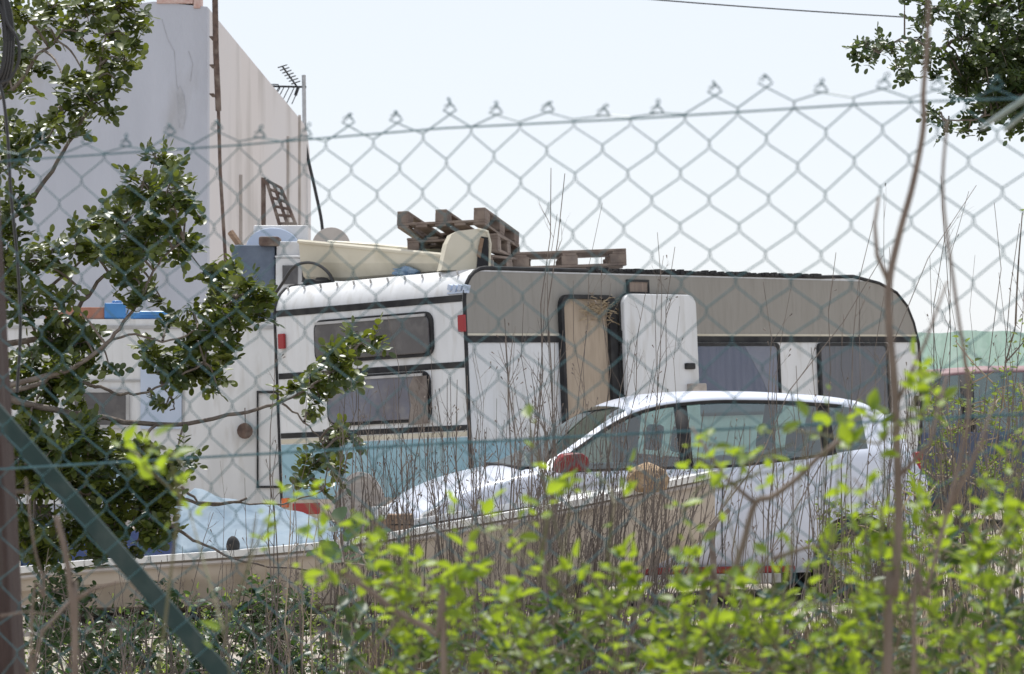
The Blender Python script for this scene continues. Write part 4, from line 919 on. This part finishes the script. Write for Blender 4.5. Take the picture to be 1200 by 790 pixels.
dry_shrub('brown dry stems standing below the caravan rear corner', 11.8, rs(30, 545, 660, 350, 540, 0, 40, 6), seed=6, branch=8)
dry_shrub('slanting dry thicket left of the brown rock', 12.8, rs(90, 640, 790, 470, 640, 40, 60, 7, 1.1), seed=7, branch=6)
dry_shrub('slanting reddish dry stems right of the brown rock', 12.2, rs(36, 770, 880, 470, 610, 60, 50, 8, 1.1), seed=8, branch=5)
dry_shrub('thin dry stems before the white hatchback rear door', 11.6, rs(18, 880, 1000, 400, 600, 10, 60, 9)+[(870,895,330,1),(905,925,340,.8)], seed=9, branch=6)
dry_shrub('tall dry stems before the rounded front of the caravan', 12.3, [(985,982,295,1.1),(990,1022,258,1),(1000,1030,345,.9),(975,1012,320,.8),(1010,1042,290,1),(1000,985,370,.8),(1020,1032,225,.8)], seed=10, branch=5)
dry_shrub('upright dry stems against the sky right of the caravan', 12.8, [(1100,1103,205,.9),(1112,1108,240,1),(1120,1132,225,.8),(1105,1090,300,.8),(1090,1115,330,.9),(1130,1140,300,.8)], seed=11, branch=5)
dry_shrub('curved dry stems along the right edge of the view', 11.5, [(1185,1170,238,.9),(1195,1190,262,1.2),(1170,1175,320,.9),(1205,1200,300,1),(1160,1178,380,.8),(1190,1160,400,.8)], seed=12, branch=4)
dry_shrub('dry bushy stems in front of the dark blue van', 11.8, rs(46, 1050, 1205, 420, 600, 0, 60, 13), seed=13, branch=7)
dry_shrub('straw coloured dry stalks low on the right side', 11.2, rs(34, 1040, 1210, 560, 720, -10, 60, 14, 1.1), 'dryl', seed=14, branch=3)
dry_shrub('dry twigs in front of the pale tarpaulin', 12.4, [(350,318,390,1),(330,315,540,1.8),(335,322,520,1.5),(360,345,560,1),(372,352,620,1),(318,290,560,.8),(300,262,540,.7),(340,365,430,.8),(392,400,560,1)]+rs(6, 290, 400, 560, 640, 0, 40, 15), seed=15, branch=6)
dry_shrub('olive stems growing under the oval panel', 12.2, [(335,342,585,1.6),(352,360,590,1.4),(358,372,600,1.3),(330,310,640,1)]+rs(6, 400, 480, 560, 660, 0, 30, 16), 'dryl', seed=16, branch=3)
dry_shrub('sparse grey twigs beside the boat hull on the left', 12.6, [(180,250,600,.9),(200,262,650,.8),(225,275,620,.9),(185,215,640,.8),(240,300,600,.8)]+rs(5, 60, 260, 640, 700, 10, 50, 17), seed=17, branch=4)
# long single slanted sticks right-centre
dry_shrub('long thin slanting dead stem crossing the hatchback from lower left to upper right', 10.2, [(640,1035,300,1.0)], seed=18, branch=2, lw=1.1)
dry_shrub('second long slanting dead stem crossing behind the thick blurred stalk', 9.6, [(700,1140,215,.9),(660,1175,150,0.01)][:1], seed=19, branch=1, lw=1.0)
mb = MB(); Yq = 9.0
mb.tube([at(833, 615, Yq), at(836, 660, Yq), at(838, 760, Yq), Vector((gx(840, Yq), Yq, 0))], [.008, .010, .011, .012], 6); mb.tube([at(830, 622, Yq), at(842, 608, Yq), at(855, 597, Yq)], [.009, .008, .007], 6); mb.build('broken_stick', M['bark'], label='upright broken stick with a snapped pale tip before the car door', cat='stick')
# ------------------------------------------------------------------ leafy scrub
def scrub(label, Y, blobs, m, size, dens, tpl=POINT, name='leafy_shrub', cat='shrub', group=None, stemm='dry', seed=0, sy=.3, sr=.003, flat=False, root_px=None):
    r2 = random.Random(seed); cx_ = (sum(b[0] for b in blobs)/len(blobs)) if root_px is None else root_px; x_ = gx(cx_, Y); o = Vector((x_, Y, gz(x_, Y) if Y > 0 else 0)); root = empty(name, o, label=label, cat=cat, group=group)
    lv = Leaves(tpl); mb = MB(); hubs = []
    for (px, py, r) in sorted(blobs, key=lambda b: -b[1]):
        Yb = Y+r2.uniform(-sy, sy); c = at(px, py, Yb); rw = r/F*Yb
        if c.z < .05: c.z = .05+rw*.3
        cand = [hb for hb in hubs if hb[0].z < c.z-.01 and (hb[0]-c).length < .35*Y/4]
        if cand and r2.random() < .75: near = min(cand, key=lambda q_: (q_[0]-c).length)[0]
        else: near = Vector((o.x+(c.x-o.x)*.6+r2.uniform(-.1, .1), Yb, 0))
        mid = near.lerp(c, .5)+Vector((r2.uniform(-1, 1), 0, r2.uniform(0, .6)))*(c-near).length*.08
        mb.tube([p-o for p in spline([near, mid, c], 4)], [sr*1.4]*2+[sr*1.2]*3+[sr]*2+[sr*.8]*2, 5, False); hubs.append((c,))
        n = max(3, int(dens*(r/20)**2))
        ncl = max(1, n//6); cl = []
        for k in range(ncl):
            v = rvec(); q_ = np.array(c)+v*rw*(.2+.8*nr.random()); cl.append((q_, rvec()*.5+np.array([0, 0, .8]))); e = Vector(q_)-o; mb.tube([c-o, e], [sr*.6, sr*.35], 4, False)
        for k in range(n):
            q_, ax_ = cl[k % ncl]; v = rvec(); s_ = size*(.4+1.0*nr.random())
            p = q_+ax_*size*nr.uniform(-1.4, 1.2)+v*size*.3
            dd = v*np.array([1, 1, .5])+ax_*.45
            up = np.array([0, 0, 1.])+rvec()*.75
            lv.add(p, dd, up, s_, min(1, max(0, nr.random())))
    mb.build('stems', M[stemm], root); lv.build('foliage', m, root, origin=o); return root
# mid distance green-yellow scrub on the right and low greens
def bb(x0, y0, x1, y1, n, r0, r1, seed):
    r2 = random.Random(seed); return [(r2.uniform(x0, x1), r2.uniform(y0, y1), r2.uniform(r0, r1)) for _ in range(n)]
scrub('yellow green fine leaved shrub before the dark blue van', 12.5, bb(1080, 445, 1210, 570, 100, 10, 18, 1)+[(1130,410,12),(1140,425,10),(1120,400,6),(1165,435,9)], M['weed'], .026, 22, seed=1, stemm='dryl')
scrub('small green twig entering at the right edge above the netting', 12, [(1190,380,12),(1200,400,14),(1185,400,10),(1178,425,8),(1198,250,10),(1205,370,14)], M['weed'], .03, 14, seed=2, root_px=1230)
scrub('tangled olive scrub low on the right side', 11.5, bb(1050, 560, 1210, 790, 90, 12, 20, 3), M['weed'], .027, 12, seed=3, stemm='dryl')
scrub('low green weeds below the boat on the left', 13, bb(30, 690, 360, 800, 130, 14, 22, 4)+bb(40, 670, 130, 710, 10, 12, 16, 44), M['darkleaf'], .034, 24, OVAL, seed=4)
scrub('brighter green grassy weeds under the olive stems', 13.4, bb(300, 670, 470, 800, 60, 12, 20, 5), M['weed'], .030, 20, seed=5)
scrub('brown green low growth in the bottom middle', 13.2, bb(440, 700, 720, 800, 80, 12, 20, 6), M['weed'], .028, 16, seed=6, stemm='dry')
scrub('low scrub under the red sill of the hatchback', 13.5, bb(700, 745, 900, 800, 40, 12, 20, 7), M['weed'], .028, 14, seed=7, stemm='dryl')
scrub('low scrub by the rear wheel of the hatchback', 14, bb(950, 590, 1065, 790, 95, 12, 20, 8), M['weed'], .03, 17, seed=8, stemm='dryl')
dry_shrub('tangled dry brush hiding the rear wheel of the hatchback', 12.6, rs(34, 950, 1070, 540, 680, 10, 90, 41), seed=41, branch=9)
dry_shrub('grey dry brush between the hatchback and the dark blue van', 12.0, rs(40, 1060, 1210, 430, 560, 0, 90, 42), seed=42, branch=9)
scrub('dark ivy like sprig below the oval panel', 9.0, [(400,622,9),(412,640,14),(402,660,10),(425,650,10),(432,665,8),(396,630,6)], M['darkleaf'], .06, 14, ROUND, seed=9, root_px=430)
# ------------------------------------------------------------------ bright foreground bushes (out of focus)
FB = 'bright green leafy bushes in front of the fence'
def fgb(label, Y, blobs, seed, dens=11, size=.0190, root_px=None):
    dens *= 1.75
    return scrub(label, Y, blobs, M['lime'], size, dens, POINT, name='leafy_bush', cat='bush', group=FB, stemm='greenstem', seed=seed, sy=.12, sr=.0011, root_px=root_px)
fgb('small bright sprig floating before the carob tree on the left', 3.3, [(150,525,14),(175,520,16),(200,535,16),(215,545,10),(165,545,10),(212,582,9),(222,600,7),(300,607,12),(310,612,8),(262,740,7)], 1, 9, root_px=240)
fgb('bright bush under the oval panel left of centre', 3.5, [(350,575,13),(362,585,9),(385,605,14),(405,615,16),(430,612,16),(450,625,12),(380,660,16),(372,640,14),(350,675,10),(395,675,14),(440,650,14),(430,680,16),(470,690,18),(500,700,18),(455,720,18),(480,740,20),(520,735,18)]+bb(440, 655, 620, 800, 28, 13, 20, 21), 2, 8)
fgb('bright bush in the lower centre before the boat bow', 3.4, [(540,610,12),(565,605,12),(620,500,7),(650,560,12),(670,575,16),(700,555,10),(735,560,9),(640,590,12),(720,590,10),(625,610,12),(600,640,14)]+bb(590, 640, 820, 800, 34, 13, 20, 22), 3, 8)
fgb('bright bush covering the lower side of the hatchback', 3.3, [(810,535,12),(830,520,15),(855,530,14),(870,545,12),(840,555,12),(900,535,10),(915,550,10),(880,560,8),(930,520,10),(945,508,10),(965,530,8),(835,575,10),(850,590,8)]+[(925,645,12),(900,650,10),(945,660,10),(990,570,12),(1010,590,12),(800,600,9),(815,640,12)]+bb(820, 680, 1010, 800, 30, 13, 20, 23), 4, 8)
fgb('high bright sprigs around the thick blurred stalk', 3.2, [(1000,492,14),(1020,486,14),(985,500,9),(1040,500,12),(1030,520,9),(905,500,6),(1075,430,9),(1085,440,13),(1100,455,13),(1070,470,12),(1082,490,10),(1105,480,9),(1065,490,9),(970,480,6)], 5, 11, root_px=1065)
fgb('bright bush filling the lower right corner', 3.4, bb(1000, 590, 1210, 800, 46, 13, 21, 24)+[(980,600,13),(1005,612,14),(1030,605,12),(990,635,14),(1020,640,14),(1045,628,12),(970,650,12),(1150,570,14),(1180,560,14),(1195,600,14),(1120,600,14),(1080,600,10),(1195,520,8)], 6, 8)
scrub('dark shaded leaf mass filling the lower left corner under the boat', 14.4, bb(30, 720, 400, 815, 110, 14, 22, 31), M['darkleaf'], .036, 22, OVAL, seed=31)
M['midleaf'] = mat('shaded_leaf', (.035,.07,.014), .5, attr=(.015,.035,.01), trans=(.10,.17,.015), tw=.25)  # leaf colour darkened to stand for the shade deep inside the bushes
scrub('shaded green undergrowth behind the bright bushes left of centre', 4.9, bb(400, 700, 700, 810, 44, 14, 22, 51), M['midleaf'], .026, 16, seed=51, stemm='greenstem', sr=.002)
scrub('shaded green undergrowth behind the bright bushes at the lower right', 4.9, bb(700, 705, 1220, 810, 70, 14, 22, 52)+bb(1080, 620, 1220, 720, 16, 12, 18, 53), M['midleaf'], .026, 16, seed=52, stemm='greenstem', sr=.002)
dry_shrub('tangled grey dry twigs in the lower left corner behind the green brace', 12.0, rs(34, 40, 360, 640, 760, 10, 120, 61), seed=61, branch=9)
# thick blurred dead stalks in the foreground
def stalk(label, Y, pts, r0, r1, kids=(), m='twig'):
    o = Vector((gx(pts[-1][0], Y), Y, 0)); mb = MB(); P = spline([at(x, y, Y) for x, y in pts]+[o], 5); n = len(P)
    mb.tube([p-o for p in P], [r1+(r0-r1)*i/(n-1) for i in range(n)], 8)
    for kp, ra in kids: mb.tube([at(x, y, Y)-o for x, y in kp], [ra*(1-.5*i/(len(kp)-1)) for i in range(len(kp))], 6)
    ob = mb.build('dead_stalk', M[m], smooth=True, label=label, cat='stalk', group='blurred dead stalks close to the camera'); ob.location = o; return ob
stalk('thick tall brown stalk running from the top edge down the right side', 3.3, [(1088,-30),(1088,10),(1086,60),(1082,110),(1082,150),(1070,215),(1055,270),(1042,330),(1042,380),(1048,450),(1052,550),(1053,620),(1048,700),(1040,800)], .0060, .0022,
      kids=[([(1042,332),(1028,300),(1025,262),(1030,230)], .003), ([(1052,470),(1085,400),(1110,330)], .0025), ([(1052,560),(1090,520),(1110,440)], .003), ([(1050,760),(1080,660),(1000,560)], .002)])
stalk('brown forked stalk crossing the lower right foreground', 3.2, [(1110,140),(1105,230),(1120,350),(1135,480),(1110,600),(1085,700),(1070,800)], .0028, .0016, kids=[([(1110,600),(1150,520),(1165,470)], .003)])
stalk('pale brown forked twig in front of the hatchback door', 3.4, [(1000,505),(960,535),(935,560),(905,582),(885,590),(870,640),(850,700),(820,790)], .004, .003, kids=[([(885,590),(850,560),(810,500)], .003), ([(905,655),(950,640),(985,640)], .003)])
stalk('light brown bent stick left of the green brace', 3.6, [(66,605),(75,640),(82,680),(86,730),(88,790)], .0045, .0035, kids=[([(84,705),(110,690),(140,682)], .0035), ([(86,700),(50,740),(34,800)], .003)])
stalk('thin grey twig crossing the brown post at the lower left', 3.7, [(30,560),(40,640),(52,700),(35,800)], .0022, .0012, kids=[([(0,722),(30,717),(60,720)], .0015)])
stalk('bent brown twig across the lower centre leaves', 3.4, [(395,665),(430,690),(470,720),(510,745),(520,800)], .004, .003, kids=[([(470,720),(440,760),(430,800)], .002)])

# ground cover between the scrub and the boat: dry grass blades and small leaves, uncountable
lv = Leaves(leaf_template(.12, 'point', .1)); 
for i in range(9000):
    Yg_ = nr.uniform(13.5, 18.6); x_ = nr.uniform(-.2, .2)*Yg_; 
    if x_/Yg_*F < -170 and nr.random() < .93: continue
    if Yg_ > 16.5 and nr.random() < .6: continue
    dn = math.sin(x_*3.1+Yg_*2)*math.sin(x_*1.3-Yg_*1.7)
    if dn < -.1 and nr.random() < .75: continue
    lv.add((x_, Yg_, gz(x_, Yg_)-.01), rvec()*.45+np.array([0, 0, 1.1]), rvec(), nr.uniform(.10, .40)*(1 if Yg_ < 16 else .6), nr.random())
lv.build('dry_grass', M['dryl'], kind='stuff', label='dry straw grass covering the ground before the boat')
lv = Leaves(POINT)
for i in range(11000):
    Yg_ = nr.uniform(13.5, 18.5); x_ = nr.uniform(-.2, .2)*Yg_
    dn = math.sin(x_*2.3+Yg_*1.1+1)*math.sin(x_*1.9-Yg_*.9)
    if dn < -.05 and nr.random() < .8: continue
    h_ = abs(nr.normal())*.13+.01
    lv.add((x_, Yg_, gz(x_, Yg_)+h_), rvec()*.9+np.array([0, 0, .5]), rvec()*.7+np.array([0, 0, 1]), nr.uniform(.02, .05), nr.random())
lv.build('ground_weeds', M['weed'], kind='stuff', label='low green weeds covering the ground before the boat')
